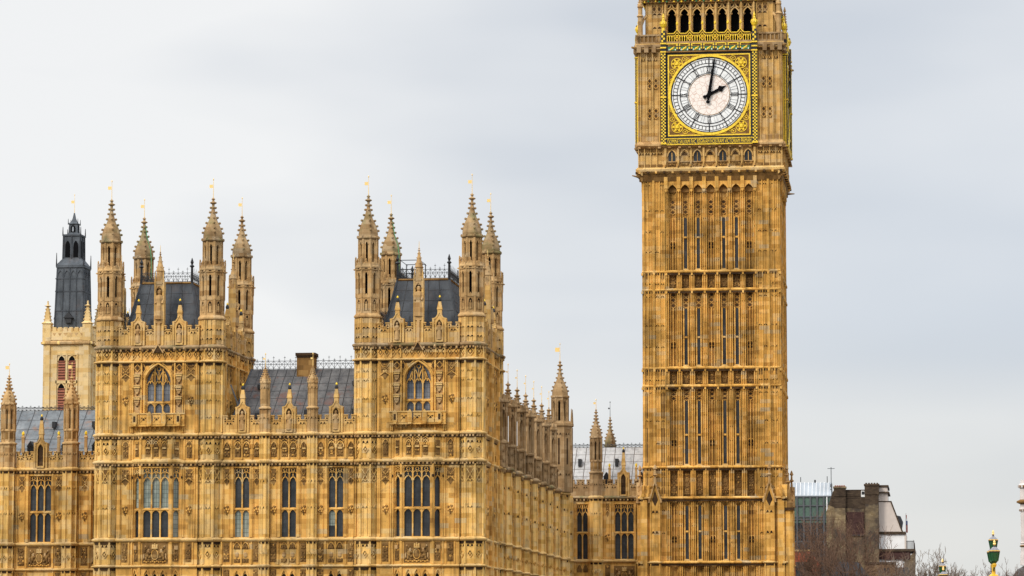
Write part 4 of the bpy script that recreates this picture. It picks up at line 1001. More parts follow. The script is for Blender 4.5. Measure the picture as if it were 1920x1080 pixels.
for fi, f in enumerate(FACES[:3]):
    b.fr = f
    for i in range(8):                                    # piers between the seven bays
        ub = (i - 3.5) * BP; lo_, hi_ = (ub - .21, ub + .21)
        if i == 0: lo_ = -4.22
        if i == 7: hi_ = 4.22
        b.use(TOWST); b.box(lo_, hi_, -.47, -.06, 0, 48.2)
        for du in (-.17, 0, .17):
            if lo_ < ub + du - .03 and ub + du + .03 < hi_: rib(b, ub + du, 0, 48.2, .065, -.06, .10 if du == 0 else .03)
        z = 6
        while z < 48:
            b.use(SOOTSHADE)
            for du in (-.09, .09): b.box(ub + du - .03, ub + du + .03, -.07, -.05, z, z + .09)
            z += random.choice((1.05, 1.3, 1.6))
    for i, uc in enumerate(BX):
        slit = i in (1, 2, 4, 5)
        for si, (z0, z1, zs, zt, rows, first_) in enumerate(STAGES):
            b.use(TOWST)
            for du in (-.27, .27): rib(b, uc + du, z0, z1, .06, -.47, -.20)
            if slit:
                for s in (-1, 1): b.use(TOWST); b.box(uc + s * .20 - .045, uc + s * .20 + .045, -.47, -.14, z0, zs + .05)
                b.use(LEDGE); b.ext([(uc - .42, z0 - .12), (uc + .42, z0 - .12), (uc + .2, z0 + .16), (uc - .2, z0 + .16)], -.3, -.02)
            else:
                rib(b, uc, z0, zs, .06, -.47, -.22)
                if zt: b.use(SOOTSHADE); [b.box(uc + a - .1, uc + a + .1, -.47, -.43, zz - .1, zz + .1) for a in (-.14, .14) for zz in (zt - .9, zt - .62)]; b.use(TOWST); b.strip(arch(uc - .25, uc, zt - .5, zt - .35, 2), .05, -.47, -.3); b.strip(arch(uc, uc + .25, zt - .5, zt - .35, 2), .05, -.47, -.3)
            if si < 3:
                n = 3
                loops(b, uc - .33, uc + .33, zs + .02 if si else 45.7 + .2, z1 - .1 if si else 47.3, -.43, n)
            elif si == 3:
                b.use(CARV); b.box(uc - .3, uc + .3, -.47, -.44, 17.9, 18.3) if not slit else None
                b.use(TOWST); b.strip(arch(uc - .33, uc + .33, 18.6, 19.1, 3), .06, -.3, -.15)
        for z0, z1 in BANDS:
            carved(b, uc - .34, uc + .34, z0 + .05, z1 - .05, -.42, 40); b.use(TOWST)
            for du in (-.37, .37): rib(b, uc + du, z0, z1, .06, -.47, -.12)
        # corbelled head of the field
        P = arch(uc - .5, uc + .5, 48.05, 48.75, 3); b.use(CARV); b.ext([(uc - .42, 48.0)] + arch(uc - .42, uc + .42, 48.05, 48.5, 3) + [(uc + .42, 48.0)], -.3, -.22)
        b.use(TOWST); b.strip(P, .12, -.3, .18); b.ext([(uc - .6, 48.1)] + P + [(uc + .6, 48.1), (uc + .6, 49.5), (uc - .6, 49.5)], -.3, .1)
        pass
    for i in range(8): ub = (i - 3.5) * BP; b.use(TOWST); b.box(ub - .17, ub + .17, -.1, .32, 48.3, 49.4); b.ext([(ub - .17, 48.3), (ub + .17, 48.3), (ub, 47.9)], -.1, .26)
    for s in (-1, 1):                                     # corner pilasters
        for k, du in enumerate((4.30, 4.78, 5.30, 5.40, 5.86, 6.24)):
            b.use(TOWST); rib(b, s * du, 0, 49.3, .085, 0, .17 if k in (2, 3) else .12)
            if k < 5: rib(b, s * (du + .25), 0, 49.3, .045, 0, .06)
        b.use(SOOTSHADE); b.box(s * 4.24 - .02, s * 4.24 + .02, -.1, .008, 13, 48)
        zr = [48.6] + [z for st_ in STAGES for z in st_[4]] + [39.3, 30.3, 21.3, 20.3]
        for z in zr:
            for a, c in ((4.34, 4.74), (4.82, 5.26), (5.44, 5.84), (5.92, 6.22)):
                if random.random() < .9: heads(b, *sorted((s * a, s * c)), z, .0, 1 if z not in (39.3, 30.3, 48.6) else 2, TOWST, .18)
        for z in (48.9, 39.8, 30.8): b.use(CARV); [b.box(*sorted((s * a, s * c)), -.02, .008, z, z + .5) for a, c in ((4.34, 4.74), (5.92, 6.22))]
        for z0_, z1_ in ((22.7, 25.9), (26.8, 29.2), (19.8, 21.8)):
            for a, c in ((4.36, 4.72), (5.94, 6.18)):
                if s < 0: b.use(CARV); b.box(*sorted((s * a, s * c)), -.02, .007, z0_, z1_)
sh = b.build('shaft', CT)
b.fr = ID
# lancet windows
for f in FACES[:2]:
    for i in (1, 2, 4, 5):
        for (z0, z1, zs, zt, rows, _) in STAGES[:4]:
            g = MB(f, GSLIT); u = BX[i]
            g.ext([(u - .16, z0 + .1)] + arch(u - .16, u + .16, zs - .2, zs, 2) + [(u + .16, z0 + .1)], -.44, -.24)
            g.use(TOWST); g.box(u - .12, u + .12, -.44, -.18, zt - .06, zt + .1); g.use(SOOTSHADE); g.box(u - .12, u + .12, -.26, -.23, zt - .2, zt - .06)
            for s in (-1, 1): g.use(GSLIT); g.box(u + s * .06 - .012, u + s * .06 + .012, -.25, -.232, z0 + .1, zs - .2)
            g.build('lancet_window', CT)
for z0, z1 in ((40.38, 40.66), (38.66, 38.95), (31.35, 31.64), (29.68, 29.96), (22.12, 22.42), (19.27, 19.55), (13.32, 13.6)):
    s = MB()
    big = z0 < 23
    for f in FACES:
        s.fr = f; e = HS + .1 if z0 > 20 else HS + .55
        string(s, -e, e, z0, z1, 0 if z0 > 20 else .12, .15 if not big else .22, .6, TOWST)
        if not big:
            for u in [x for x in [(i - 3.5) * BP for i in range(8)]] + [-5.3, 5.3, -6.4, 6.4]: s.use(TOWST); s.box(u - .08, u + .08, 0, .2, z0 - .22, z0 + .02)
    if z0 < 20:
        for f in FACES[:3]:
            s.fr = f
            for sg in (-1, 1):
                lim = 6.5 if (sg < 0 and f.deg == 0) else 6.9
                string(s, *sorted((sg * 5.75, sg * lim)), z0, z1, .22, .24, .6); string(s, *sorted((sg * 4.65, sg * 4.82)), z0, z1, .22, .24, .6)
                if z0 < 15: string(s, *sorted((sg * 4.78, sg * 5.78)), z0, z1, .62, .2, .6)
    s.build('string_course', CT)
# buttressed base
b = MB()
for f in FACES[:3]:
    b.fr = f
    for s in (-1, 1):
        b.use(TOWST); c = s * 5.28
        left_ = s < 0 and f.deg == 0
        b.box(*sorted((s * 4.7, s * (6.47 if left_ else 6.85))), -.3, .22, 0, 19.2); b.box(c - .46, c + .46, 0, .62, 0, 19.2)
        b.ext([(c - .5, 19.1), (c + .5, 19.1), (c, 20.7)], 0, .6); b.use(SOOTSHADE); b.ext([(c - .28, 19.2), (c, 18.6), (c + .28, 19.2), (c, 20.1)], .6, .63)
        b.use(TAN); b.strip([(c - .58, 18.95), (c, 20.85), (c + .58, 18.95)], .15, .3, .8)
        for k in range(4):
            for sg in (-1, 1): b.blob(c + sg * (.55 - k * .14), .6, 19.2 + k * .45, .1, .12, .12, 4)
        q = f(c, .5, 0); b.ngon(q[0], q[1], [(.12, 20.6), (.09, 21.4), (.24, 21.5), (.1, 21.65), (.08, 22.0), (.18, 22.1), (.03, 22.5)], 6)
        b.use(TOWST)
        for u in (c - .42, c + .42): rib(b, u, 0, 19.1, .1, .6, .72)
        rib(b, c, 0, 18.5, .05, .6, .66)
        for z in (18.0, 16.1): heads(b, c - .34, c + .34, z, .62, 2)
        for a in (4.8, 5.95, 6.42) if left_ else (4.8, 5.95, 6.4, 6.8): b.use(TOWST); rib(b, s * a, 0, 19.1, .09, .2, .32)
        for z in (18.1, 16.1): heads(b, *sorted((s * 6.0, s * 6.4)), z, .22, 2); heads(b, *sorted((s * 6.45, s * 6.75)), z, .22, 2) if not left_ else None
        b.use(TOWST); b.mould(*sorted((s * 5.9, s * (6.45 if left_ else 6.9))), [(0, 19.5), (.3, 19.5), (.1, 20.1), (0, 20.6)])
for sx, sy in ((1, -1),):
    b.fr = ID; x, y = sx * 7.0, sy * 6.2; b.use(CARV); b.ngon(x, y, [(.4, 18.2), (.40, 18.9), (.24, 19.1), (.20, 19.8), (.10, 20.2), (.08, 20.7), (.26, 20.8), (.08, 20.95), (.05, 21.4), (.02, 21.6)], 8)
    b.use(TOWST); b.ngon(x, y, [(.42, 0), (.42, 18.2)]); b.use(SOOTSHADE); b.box(x - .55, x + .55, -y - .55, -y + .55, 18.2, 18.45)
b.build('buttressed_base', CT)
# ---- clock stage
HC = 6.66
b = MB(m=TANHONEY); b.ngon(0, 0, [(HC - .08, 49.9), (HC - .08, 61.5)], 4, pi / 4)
for f in FACES[:3]:
    g = Fr(*f(0, HC - HS, 0)[:2], f.deg); b.fr = g
    for i, uc in enumerate(BX):                            # band of small windows
        if i % 2: b.use(TANHONEY); b.box(uc - .36, uc + .36, -.1, -.04, 50.3, 52); heads(b, uc - .32, uc + .32, 51.4, -.04, 1, TANHONEY, .4); rib(b, uc, 50.9, 51.4, .05, -.05, 0)
        b.use(TANHONEY); b.strip(arch(uc - .42, uc + .42, 51.3, 51.95, 3), .1, -.1, .12)
        carved(b, uc - .38, uc + .38, 50.35, 50.75, -.06, 60); b.use(TAN); b.box(uc - .45, uc + .45, -.1, .06, 50.76, 50.84)
    for i in range(8): ub = (i - 3.5) * BP; b.use(TANHONEY); b.box(ub - .09, ub + .09, -.1, .2, 50.9, 52.1); b.ext([(ub - .12, 50.9), (ub + .12, 50.9), (ub, 50.4)], -.1, .24); b.use(SOOTSHADE); b.blob(ub, .1, 50.25, .1, .12, .12, 4)
    for s in (-1, 1):
        for u in (4.7, 5.28, 5.86, 6.4):
            heads(b, *sorted((s * (u - .25), s * (u + .22))), 51.55, 0, 2, TANHONEY, .22); b.use(TANHONEY); rib(b, s * (u + .28), 50.3, 52.1, .07, 0, .08); b.use(CARV); b.box(*sorted((s * (u - .22), s * (u + .22))), -.03, .01, 50.35, 50.6)
            b.use(CARV); b.box(*sorted((s * (u - .22), s * (u + .22))), -.03, .008, 51.8, 52.05)
        for u in (4.72, 5.34, 5.9, 6.5): b.use(TANHONEY); rib(b, s * u, 52.6, 61.2, .11, -.1, .1); rib(b, s * (u + .14), 52.6, 61.2, .04, 0, .04)
        for a, c in ((4.8, 5.28), (5.4, 5.86), (5.98, 6.46)):
            for z in (58.2, 55.35): loops(b, *sorted((s * a, s * c)), z - .45, z + .55, 0, 2) if c < 6 else None
            b.use(CARV); b.box(*sorted((s * a, s * c)), -.03, .008, 60.5, 61.1) if c < 6 else None
            heads(b, *sorted((s * a, s * c)), 60.45, .0, 2, TANHONEY, .3)
            b.use(TAN); b.box(*sorted((s * a, s * c)), -.03, .03, 52.6, 53.3)
st_ = b.build('clock_stage', CT)
for f in FACES[:2]:
    g = Fr(*f(0, HC - HS, 0)[:2], f.deg)
    for i in (0, 2, 4, 6):
        m = MB(g, GDARK); u = BX[i]; m.ext([(u - .33, 50.85)] + arch(u - .33, u + .33, 51.35, 51.85, 3) + [(u + .33, 50.85)], -.1, -.055); m.use(HONEY); rib(m, u, 50.85, 51.7, .06, -.06, -.02); m.build('small_window', CT)
c_ = MB(); c2_ = MB(); c3_ = MB(); cA_ = c_
for f in FACES:
    c_ = cA_; c_.fr = c2_.fr = c3_.fr = f
    c_.use(LEDGE); c_.mould(-HC - .2, HC + .2, [(0, 49.5), (.35, 49.75), (.62, 49.9), (.66, 50.1), (.4, 50.3), (0, 50.3)])
    c_.use(CARV); c_.mould(-HC, HC, [(0, 49.0), (.12, 49.0), (.42, 49.6), (0, 49.7)])
    for k in range(18): u = -6.6 + k * 13.2 / 17; c_.use(SOOTSHADE if k % 2 else HONEY); c_.box(u - .1, u + .1, .4, .68, 49.7, 49.92)
    c_ = c2_; c_.use(TAN); c_.mould(-HC - .15, HC + .15, [(.35, 52.1), (.55, 52.2), (.72, 52.3), (.72, 52.45), (.4, 52.75)])
    for k in range(15): u = -6.6 + k * 13.2 / 14; c_.use(CARV if k % 2 else TAN); c_.box(u - .12, u + .12, .4, .78, 52.05, 52.2)
    c_ = c3_; c_.use(GREYST); c_.mould(-HC - .15, HC + .15, [(.3, 61.3), (.5, 61.4), (.75, 61.7), (.75, 61.9), (.3, 62.05)])
    for k in (-6.6, -5.9, -5.2, 5.2, 5.9, 6.6): c_.box(k - .2, k + .2, .3, .82, 61.15, 61.75)
    for s in (-1, 1):                                      # stone parapet at the corners
        a, d = sorted((s * 4.5, s * 6.95)); c_.use(GREYST); c_.box(a, d, .3, .5, 62.0, 62.2); c_.box(a, d, .26, .54, 62.75, 62.9)
        for k in range(7): u = s * (4.6 + k * .38); c_.use(GREYST); c_.box(u - .06, u + .06, .3, .5, 62.2, 62.75); c_.use(CARV); c_.box(u + .06, u + .32, .38, .42, 62.2, 62.75) if s > 0 or k > 1 else None
for sx in (-1, 1):
    for sy in (-1, 1):
        cA_.fr = c3_.fr = ID; cA_.use(CARV); c3_.use(CARV)
        cA_.bar((sx * 6.6, sy * 6.6, 49.4), (sx * 7.25, sy * 7.25, 49.5), .12, .05, 5); c3_.bar((sx * 6.8, sy * 6.8, 61.6), (sx * 7.25, sy * 7.25, 61.65), .15, .1, 5)
cA_.build('cornice', CT); c2_.build('cornice', CT); c3_.build('corner_parapet', CT)
# ---- dial surround (built for the front, then turned to the other faces)
G = Fr(0, -HC, 0); ZD = 57.15; XD = -.03
m = MB(G, IRON); m.box(XD - 4.03, XD + 4.03, -.1, .28, 53.08, 61.25)
m.use(GOLD)
m.use(CARV); m.box(XD - 3.75, XD + 3.75, .2, .285, ZD - 3.75, ZD + 3.75); m.use(GOLD)
for a, w_, o_ in ((3.80, .17, .36),):
    m.strip([(XD - a, ZD - a), (XD + a, ZD - a), (XD + a, ZD + a), (XD - a, ZD + a)], w_, .2, o_, True)
m.strip([(XD + 3.71 * cos(2 * pi * k / 64), ZD + 3.71 * sin(2 * pi * k / 64)) for k in range(64)], .22, .2, .42, True)
for sx in (-1, 1):
    for sz in (-1, 1):
        cx, cz = XD + sx * 3.0, ZD + sz * 3.0
        m.use(CARV); m.box(cx - .62, cx + .62, .27, .285, cz - .62, cz + .62); m.use(GOLD)
        for r_ in (.52, .26): m.strip([(cx + r_ * cos(2 * pi * k / 16), cz + r_ * sin(2 * pi * k / 16)) for k in range(16)], .06, .27, .35, True)
        for k in range(6): a = k * pi / 3; m.blob(cx + .36 * cos(a), .32, cz + .36 * sin(a), .12, .07, .12, 6)
        m.blob(cx, .34, cz, .22, .12, .22, 8)
        for (du, dz) in ((-1.05, .25), (.25, -1.05), (-1.6, .42), (.42, -1.6), (-.75, .45), (.45, -.75)):
            ax, az = cx + sx * du, cz + sz * dz
            m.strip([(ax + .24 * cos(2 * pi * k / 10), az + .20 * sin(2 * pi * k / 10)) for k in range(10)], .05, .27, .34, True); m.blob(ax, .3, az, .08, .06, .08, 5)
for s in (-1, 1):                                          # chequered gilt pilasters with ball finials
    u = XD + s * 4.27; m.use(IRON); m.box(u - .22, u + .22, -.1, .5, 52.45, 63.3)
    z = 52.6; k = 0
    while z < 61.1:
        m.use(GOLD)
        for c in range(3):
            if (c + k) % 2 == 0: m.box(u - .21 + c * .14, u - .07 + c * .14, .4, .55, z, z + .14)
        for o_ in (0, 1): m.box(u + s * .2, u + s * .24, .05 + .2 * ((k + o_) % 2) + (.0 if o_ else .0), .2 + .2 * ((k + o_) % 2), z, z + .14)
        z += .155; k += 1
    m.use(GOLD)
    for z in (52.5, 56.9, 61.2, 61.6, 62.0): m.box(u - .27, u + .27, -.05, .6, z, z + .13)
    for k in range(5): m.box(u - .16 + .16 * (k % 2), u + .16 * (k % 2), .4, .55, 62.2 + k * .22, 62.4 + k * .22)
    q = G(u, .2, 0); m.ngon(q[0], q[1], [(.16, 63.2), (.14, 63.6), (.24, 63.72), (.33, 63.95), (.30, 64.15), (.12, 64.38), (.08, 64.55), (.12, 64.65), (.02, 65.0)], 8)
    m.use(CARV)
    for a in range(8): m.bar((q[0] + .34 * cos(a * pi / 4), q[1] + .34 * sin(a * pi / 4), 63.95), (q[0] + .2 * cos(a * pi / 4), q[1] + .2 * sin(a * pi / 4), 64.4), .03)
# heraldic band above the dial
m.use(IRON); m.box(XD - 4.03, XD + 4.03, -.1, .42, 61.32, 62.0)
for i in range(7):
    uc = XD + (i - 3) * 1.14
    m.use(GREEN); m.box(uc - .4, uc + .4, .4, .46, 61.38, 61.75); m.use(GOLD); m.bar(G(uc - .2, .46, 61.42), G(uc + .2, .46, 61.72), .07, .07, 5); m.blob(uc, .46, 61.57, .16, .05, .1); m.use(WHITE); m.box(uc - .34, uc - .26, .44, .47, 61.4, 61.55); m.box(uc + .24, uc + .33, .44, .47, 61.4, 61.55)
    m.use(CARV); m.box(uc - .4, uc + .4, .4, .45, 61.78, 61.94)
    if i < 6:
        ub = uc + .57
        m.use(GOLD)
        for a in (-.11, .11):
            for z in (61.62, 61.9): m.box(ub + a - .07, ub + a + .07, .4, .52, z - .1, z + .1)
        m.use(IRON); m.box(ub - .045, ub + .045, .4, .56, 61.35, 62.05); m.box(ub - .2, ub + .2, .4, .54, 61.72, 61.8)
m.use(CARV); m.box(XD - 4.1, XD + 4.1, -.1, .5, 61.22, 61.34); m.use(GOLD); m.box(XD - 4.0, XD + 4.0, .3, .52, 61.98, 62.06)
m.use(IRON); m.box(XD - 4.05, XD + 4.05, -.1, .44, 52.46, 53.02); m.use(GOLD); m.box(XD - 4.05, XD + 4.05, .3, .50, 53.0, 53.07); m.box(XD - 4.05, XD + 4.05, .3, .50, 52.44, 52.52)
cs = m.build('dial_surround', CT)
tcu = bpy.data.curves.new('inscription', 'FONT'); tcu.body = 'DOMINE SALVAM FAC REGINAM NOSTRAM VICTORIAM PRIMAM'; tcu.size = .5; tcu.extrude = .02; tcu.align_x = 'CENTER'
to = bpy.data.objects.new('tmp', tcu); COL.objects.link(to); bpy.context.view_layer.update()
dg = bpy.context.evaluated_depsgraph_get(); tm = bpy.data.meshes.new_from_object(to.evaluated_get(dg)); wid = max(v.co.x for v in tm.vertices) - min(v.co.x for v in tm.vertices); cap_h = max(v.co.y for v in tm.vertices)
kx, ky = 7.8 / wid, .40 / cap_h
for v in tm.vertices: x, y, z = v.co; v.co = (XD + x * kx, -HC - .46 - z, 52.56 + y * ky)
tm.materials.clear(); tm.materials.append(GOLD); bpy.data.objects.remove(to)
io = bpy.data.objects.new('inscription', tm); COL.objects.link(io); io.parent = cs
# gilded zigzag parapet
m = MB(G); m.use(GREYST); m.box(XD - 4.05, XD + 4.05, .1, .34, 62.05, 62.28)
for i in range(7):
    uc = XD + (i - 3) * 1.19; a, d = uc - .6, uc + .6
    m.use(GOLD)
    for k in range(4):
        u = uc - .33 + k * .22
        m.box(u - .03, u + .03, .2, .34, 62.28, 62.85)
    for k in range(3): u = uc - .22 + k * .22; m.strip(arch(u - .1, u + .1, 62.62, 62.85, 2), .045, .2, .33)
    m.use(CARV); m.box(max(a, XD - 4.05), min(d, XD + 4.05), .16, .3, 62.88, 63.0)
    m.use(GOLD); m.strip([(uc - .32, 63.03), (uc + .32, 63.03)], .07, .1, .38)
    if i < 6:
        ub = uc + .595; m.use(CARV); m.ext([(ub - .32, 62.9), (ub, 62.3), (ub + .32, 62.9), (ub, 63.35)], .16, .3); m.use(GOLD)
        m.strip([(ub - .3, 62.72), (ub, 62.34), (ub + .3, 62.72), (ub, 63.1)], .07, .2, .4, True); m.strip([(ub - .3, 63.03), (ub, 63.38), (ub + .3, 63.03)], .08, .1, .4)
        for k in range(4): a2 = k * pi / 2 + pi / 4; m.blob(ub + .09 * cos(a2), .34, 62.72 + .11 * sin(a2), .07, .08, .08, 5)
        q = G(ub, .2, 0); m.ngon(q[0], q[1], [(.035, 63.3), (.035, 63.85), (.10, 63.92), (.10, 64.08), (.04, 64.15), (.02, 64.3)], 6)
gp = m.build('gilded_parapet', CT)
# dial
RD = 3.56
m = MB(G, OPAL); m.ext([(XD + RD * cos(2 * pi * k / 96), ZD + RD * sin(2 * pi * k / 96)) for k in range(96)], .2, .30)
m.use(OPALPINK); m.ext([(XD + .54 * RD * cos(2 * pi * k / 64), ZD + .54 * RD * sin(2 * pi * k / 64)) for k in range(64)], .29, .304)
df = m.build('clock_dial', CT)
m = MB(G, IRON)
def ring(r, w_, mat=IRON, n=96): m.use(mat); m.strip([(XD + r * RD * cos(2 * pi * k / n), ZD + r * RD * sin(2 * pi * k / n)) for k in range(n)], w_, .29, .33, True)
for r_, w_ in ((1.0, .15), (.945, .045), (.84, .06), (.765, .075), (.575, .045)): ring(r_, w_)
ring(.54, .05, CARV)
def rad(a, r0, r1, w_, off=0, mat=IRON):
    m.use(mat); ca, sa = sin(a), cos(a)
    m.strip([(XD + r0 * RD * ca + off * sa, ZD + r0 * RD * sa - off * ca), (XD + r1 * RD * ca + off * sa, ZD + r1 * RD * sa - off * ca)], w_, .29, .335)
NUM = ['XII', 'I', 'II', 'III', 'IIII', 'V', 'VI', 'VII', 'VIII', 'IX', 'X', 'XI']
def seg(a, u0_, r0, u1_, r1, w_):
    ca, sa = sin(a), cos(a); m.use(IRON)
    m.strip([(XD + r0 * RD * ca + u0_ * sa, ZD + r0 * RD * sa - u0_ * ca), (XD + r1 * RD * ca + u1_ * sa, ZD + r1 * RD * sa - u1_ * ca)], w_, .29, .34)
for k in range(60):
    a = k * pi / 30; rad(a, .84, .945, .05)
    if k % 5 in (2, 3): rad(a, .575, .765, .018, 0, FROST)
for h in range(12):
    a = h * pi / 6; rad(a, .765, 1.0, .10); rad(a, .53, .60, .05)
    s = NUM[h]; ws = {'I': .13, 'V': .24, 'X': .25}; tot = sum(ws[c] for c in s); u = -tot / 2
    # numerals stand with their feet to the centre
    for c in s:
        uc = u + ws[c] / 2; u += ws[c]; r0, r1 = .595, .75
        if c == 'I': seg(a, uc, r0, uc, r1, .055)
        elif c == 'V': seg(a, uc - .09, r1, uc, r0, .055); seg(a, uc + .09, r1, uc, r0, .04)
        else: seg(a, uc - .09, r1, uc + .09, r0, .06); seg(a, uc + .09, r1, uc - .09, r0, .04)
    for r_ in (.595, .752): seg(a, -tot / 2, r_, tot / 2, r_, .035)
m.build('dial_tracery', df)
def hand(name, ang, pts):
    h = MB(G, BLACK); ca, sa = sin(ang), cos(ang)
    h.ext([(XD + l * ca + w_ * sa, ZD + l * sa - w_ * ca) for l, w_ in pts] + [(XD + l * ca - w_ * sa, ZD + l * sa + w_ * ca) for l, w_ in reversed(pts)], .38 if name == 'hour_hand' else .46, .42 if name == 'hour_hand' else .52)
    return h
am, ah = R(9.0), R(63)
h = hand('minute_hand', am, [(-.85, .0), (-.8, .16), (-.66, .19), (-.55, .09), (-.2, .15), (0, .2), (.3, .15), (3.3, .08), (3.45, .0)]); h.ext([(XD + .2 * cos(k * pi / 8), ZD + .2 * sin(k * pi / 8)) for k in range(16)], .3, .56); h.build('minute_hand', df)
h = hand('hour_hand', ah, [(-.62, .0), (-.58, .15), (-.42, .17), (-.3, .1), (0, .18), (.5, .13), (.85, .15), (1.0, .12), (1.1, .25), (1.25, .3), (1.45, .13), (1.85, .0)]); h.build('hour_hand', df)
for o in (cs, gp, df): o.location.z = -.11
for f in FACES[1:3]:
    for o in (cs, gp, df): c = copy_tree(o, CT); c.rotation_euler = (0, 0, R(f.deg))
# ---- belfry
HB = 5.98
b = MB(m=HONEY)
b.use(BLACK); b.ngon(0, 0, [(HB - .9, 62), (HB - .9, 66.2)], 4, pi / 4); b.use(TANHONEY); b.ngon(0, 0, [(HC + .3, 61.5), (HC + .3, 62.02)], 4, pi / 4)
for f in FACES:
    g = Fr(*f(0, HB - HS, 0)[:2], f.deg); b.fr = g; b.use(TANHONEY)
    for i in range(8):
        ub = (i - 3.5) * BP; b.use(TANHONEY); b.box(ub - .19, ub + .19, -.55, 0, 62, 65.9); b.box(ub - .085, ub + .085, 0, .2, 62, 66.0); b.use(LEDGE); rib(b, ub, 62, 66, .06, .2, .25)
    for uc in BX:
        P = arch(uc - .42, uc + .42, 64.85, 65.5, 4); b.use(TANHONEY)
        k = len(P) // 2; b.ext([(uc - .42, 66)] + P[:k + 1] + [(uc, 66)], -.5, -.1); b.ext([(uc, 66)] + P[k:] + [(uc + .42, 66)], -.5, -.1)
        b.use(LEDGE); b.strip(P, .1, -.2, .04); b.strip([(uc - .4, 65.45), (uc - .15, 65.55), (uc, 65.95), (uc + .15, 65.55), (uc + .4, 65.45)], .07, -.15, .1)
        b.use(SOOTSHADE); [b.ext([(uc + s * .38, 65.4), (uc + s * .38, 65.85), (uc + s * .1, 65.85)], -.1, -.094) for s in (-1, 1)]
        for s in (-1, 1): b.use(TANHONEY); b.ext([(uc + s * .4, 64.75), (uc + s * .4, 65.1), (uc + s * .22, 64.95)], -.4, -.15)
        b.use(GREEN); b.box(uc - .36, uc + .36, -.7, -.66, 63.0, 63.05); b.use(STEEL); b.box(uc - .36, uc + .36, -.8, -.7, 63.0, 63.2)
    for s in (-1, 1):
        e_ = HB if f.deg % 180 == 0 else HB - .02
        a, d = sorted((s * 4.3, s * e_)); b.use(TANHONEY); b.box(a, d, -1.0, 0, 62, 66 - (.01 if e_ < HB else 0))
        for u in (4.4, 4.95, 5.5, 5.9): b.use(TANHONEY); rib(b, s * u, 62, 65.9, .08, 0, .1)
        loops(b, *sorted((s * 4.5, s * 5.0)), 65.1, 65.8, 0, 1, TAN); loops(b, *sorted((s * 5.0, s * 5.45)), 65.1, 65.8, 0, 1, TAN)
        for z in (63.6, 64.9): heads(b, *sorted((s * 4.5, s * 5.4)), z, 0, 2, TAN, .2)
b.build('belfry', CT)
m = MB()
for f in FACES:
    g = Fr(*f(0, HB - HS, 0)[:2], f.deg); m.fr = g; m.use(CARV); m.box(-HB - .2, HB + .2, -.5, .3, 66.0, 66.2); m.use(TAN); m.mould(-HB - .4, HB + .4, [(0, 66.2), (.5, 66.3), (.5, 66.6), (0, 66.7)])
    for k in range(36):
        u = -6.1 + k * 12.2 / 35; m.use((GOLD, GREEN, CARV, GOLD, GREEN)[k % 5]); m.blob(u, .34, 66.1 + .07 * (k % 2), .11, .12, .1, 5)
m.fr = ID; m.build('painted_frieze', CT)
m = MB(m=ROOFDK); m.ngon(0, 0, [(HB + .3, 66.6), (5.6, 67.2), (4.0, 72), (3.0, 76.5), (3.2, 76.6), (3.2, 80.5), (3.4, 80.6), (2.4, 82), (1.2, 89), (.15, 96)], 4, pi / 4)
ro = m.build('spire_roof', CT)
pm = MB(m=TAN); pm.ngon(0, 0, [(.24, 62), (.22, 64.6), (.32, 64.7), (.2, 64.9), (.2, 65.5), (.28, 65.6), (.16, 66), (.06, 67.3), (.14, 67.4), (.03, 67.8)], 8); crockets(pm, 0, 0, [(.2, 65.7), (.08, 67.2)], 8, .25, .06)
for a_ in (0,):
    pass
po = pm.build('pinnacle', CT); first = True
for sx in (-1, 1):
    for sy in (-1, 1):
        q = po if first else po.copy()
        if not first: COL.objects.link(q)
        first = False; q.location = (sx * 6.5, sy * 6.5, 0)
for sx in (-1, 1):
    for sy in (-1, 1):
        m = MB(m=TAN); P = [(6.4, 63.9), (6.2, 64.5), (5.95, 64.9), (5.7, 65.2)]
        for (a, z), (c, z2) in zip(P, P[1:]): m.bar((sx * a, sy * a, z), (sx * c, sy * c, z2), .14)
        m.build('flying_buttress', CT)

# ================================================================== BRIDGE AND ITS LAMPS (deck below the frame)
bx0, by0 = 3.21, 197.3; dx, dy = (.353 - 3.212) / 58.4, 1.0
BR = thing('bridge', 'stone road bridge carrying the green lamps, below the frame', 'bridge', (bx0, by0, 0))
m = MB(m=TAN)
def bp(t, o, z): return (dx * t + o, t, z)
for o0, o1, z0, z1 in ((-.4, 24, 3.8, 4.9), (-.4, .3, 4.9, 6.2), (23.4, 24.1, 4.9, 6.2), (1, 23, -4, 3.8)):
    t0, t1 = (-170, 120) if z1 > 3.9 else (-20, -10)
    m.add([bp(t0, o0, z0), bp(t1, o0, z0), bp(t1, o1, z0), bp(t0, o1, z0), bp(t0, o0, z1), bp(t1, o0, z1), bp(t1, o1, z1), bp(t0, o1, z1)], [(0, 1, 2, 3), (4, 5, 6, 7), (0, 1, 5, 4), (1, 2, 6, 5), (2, 3, 7, 6), (3, 0, 4, 7)])
m.build('deck', BR)
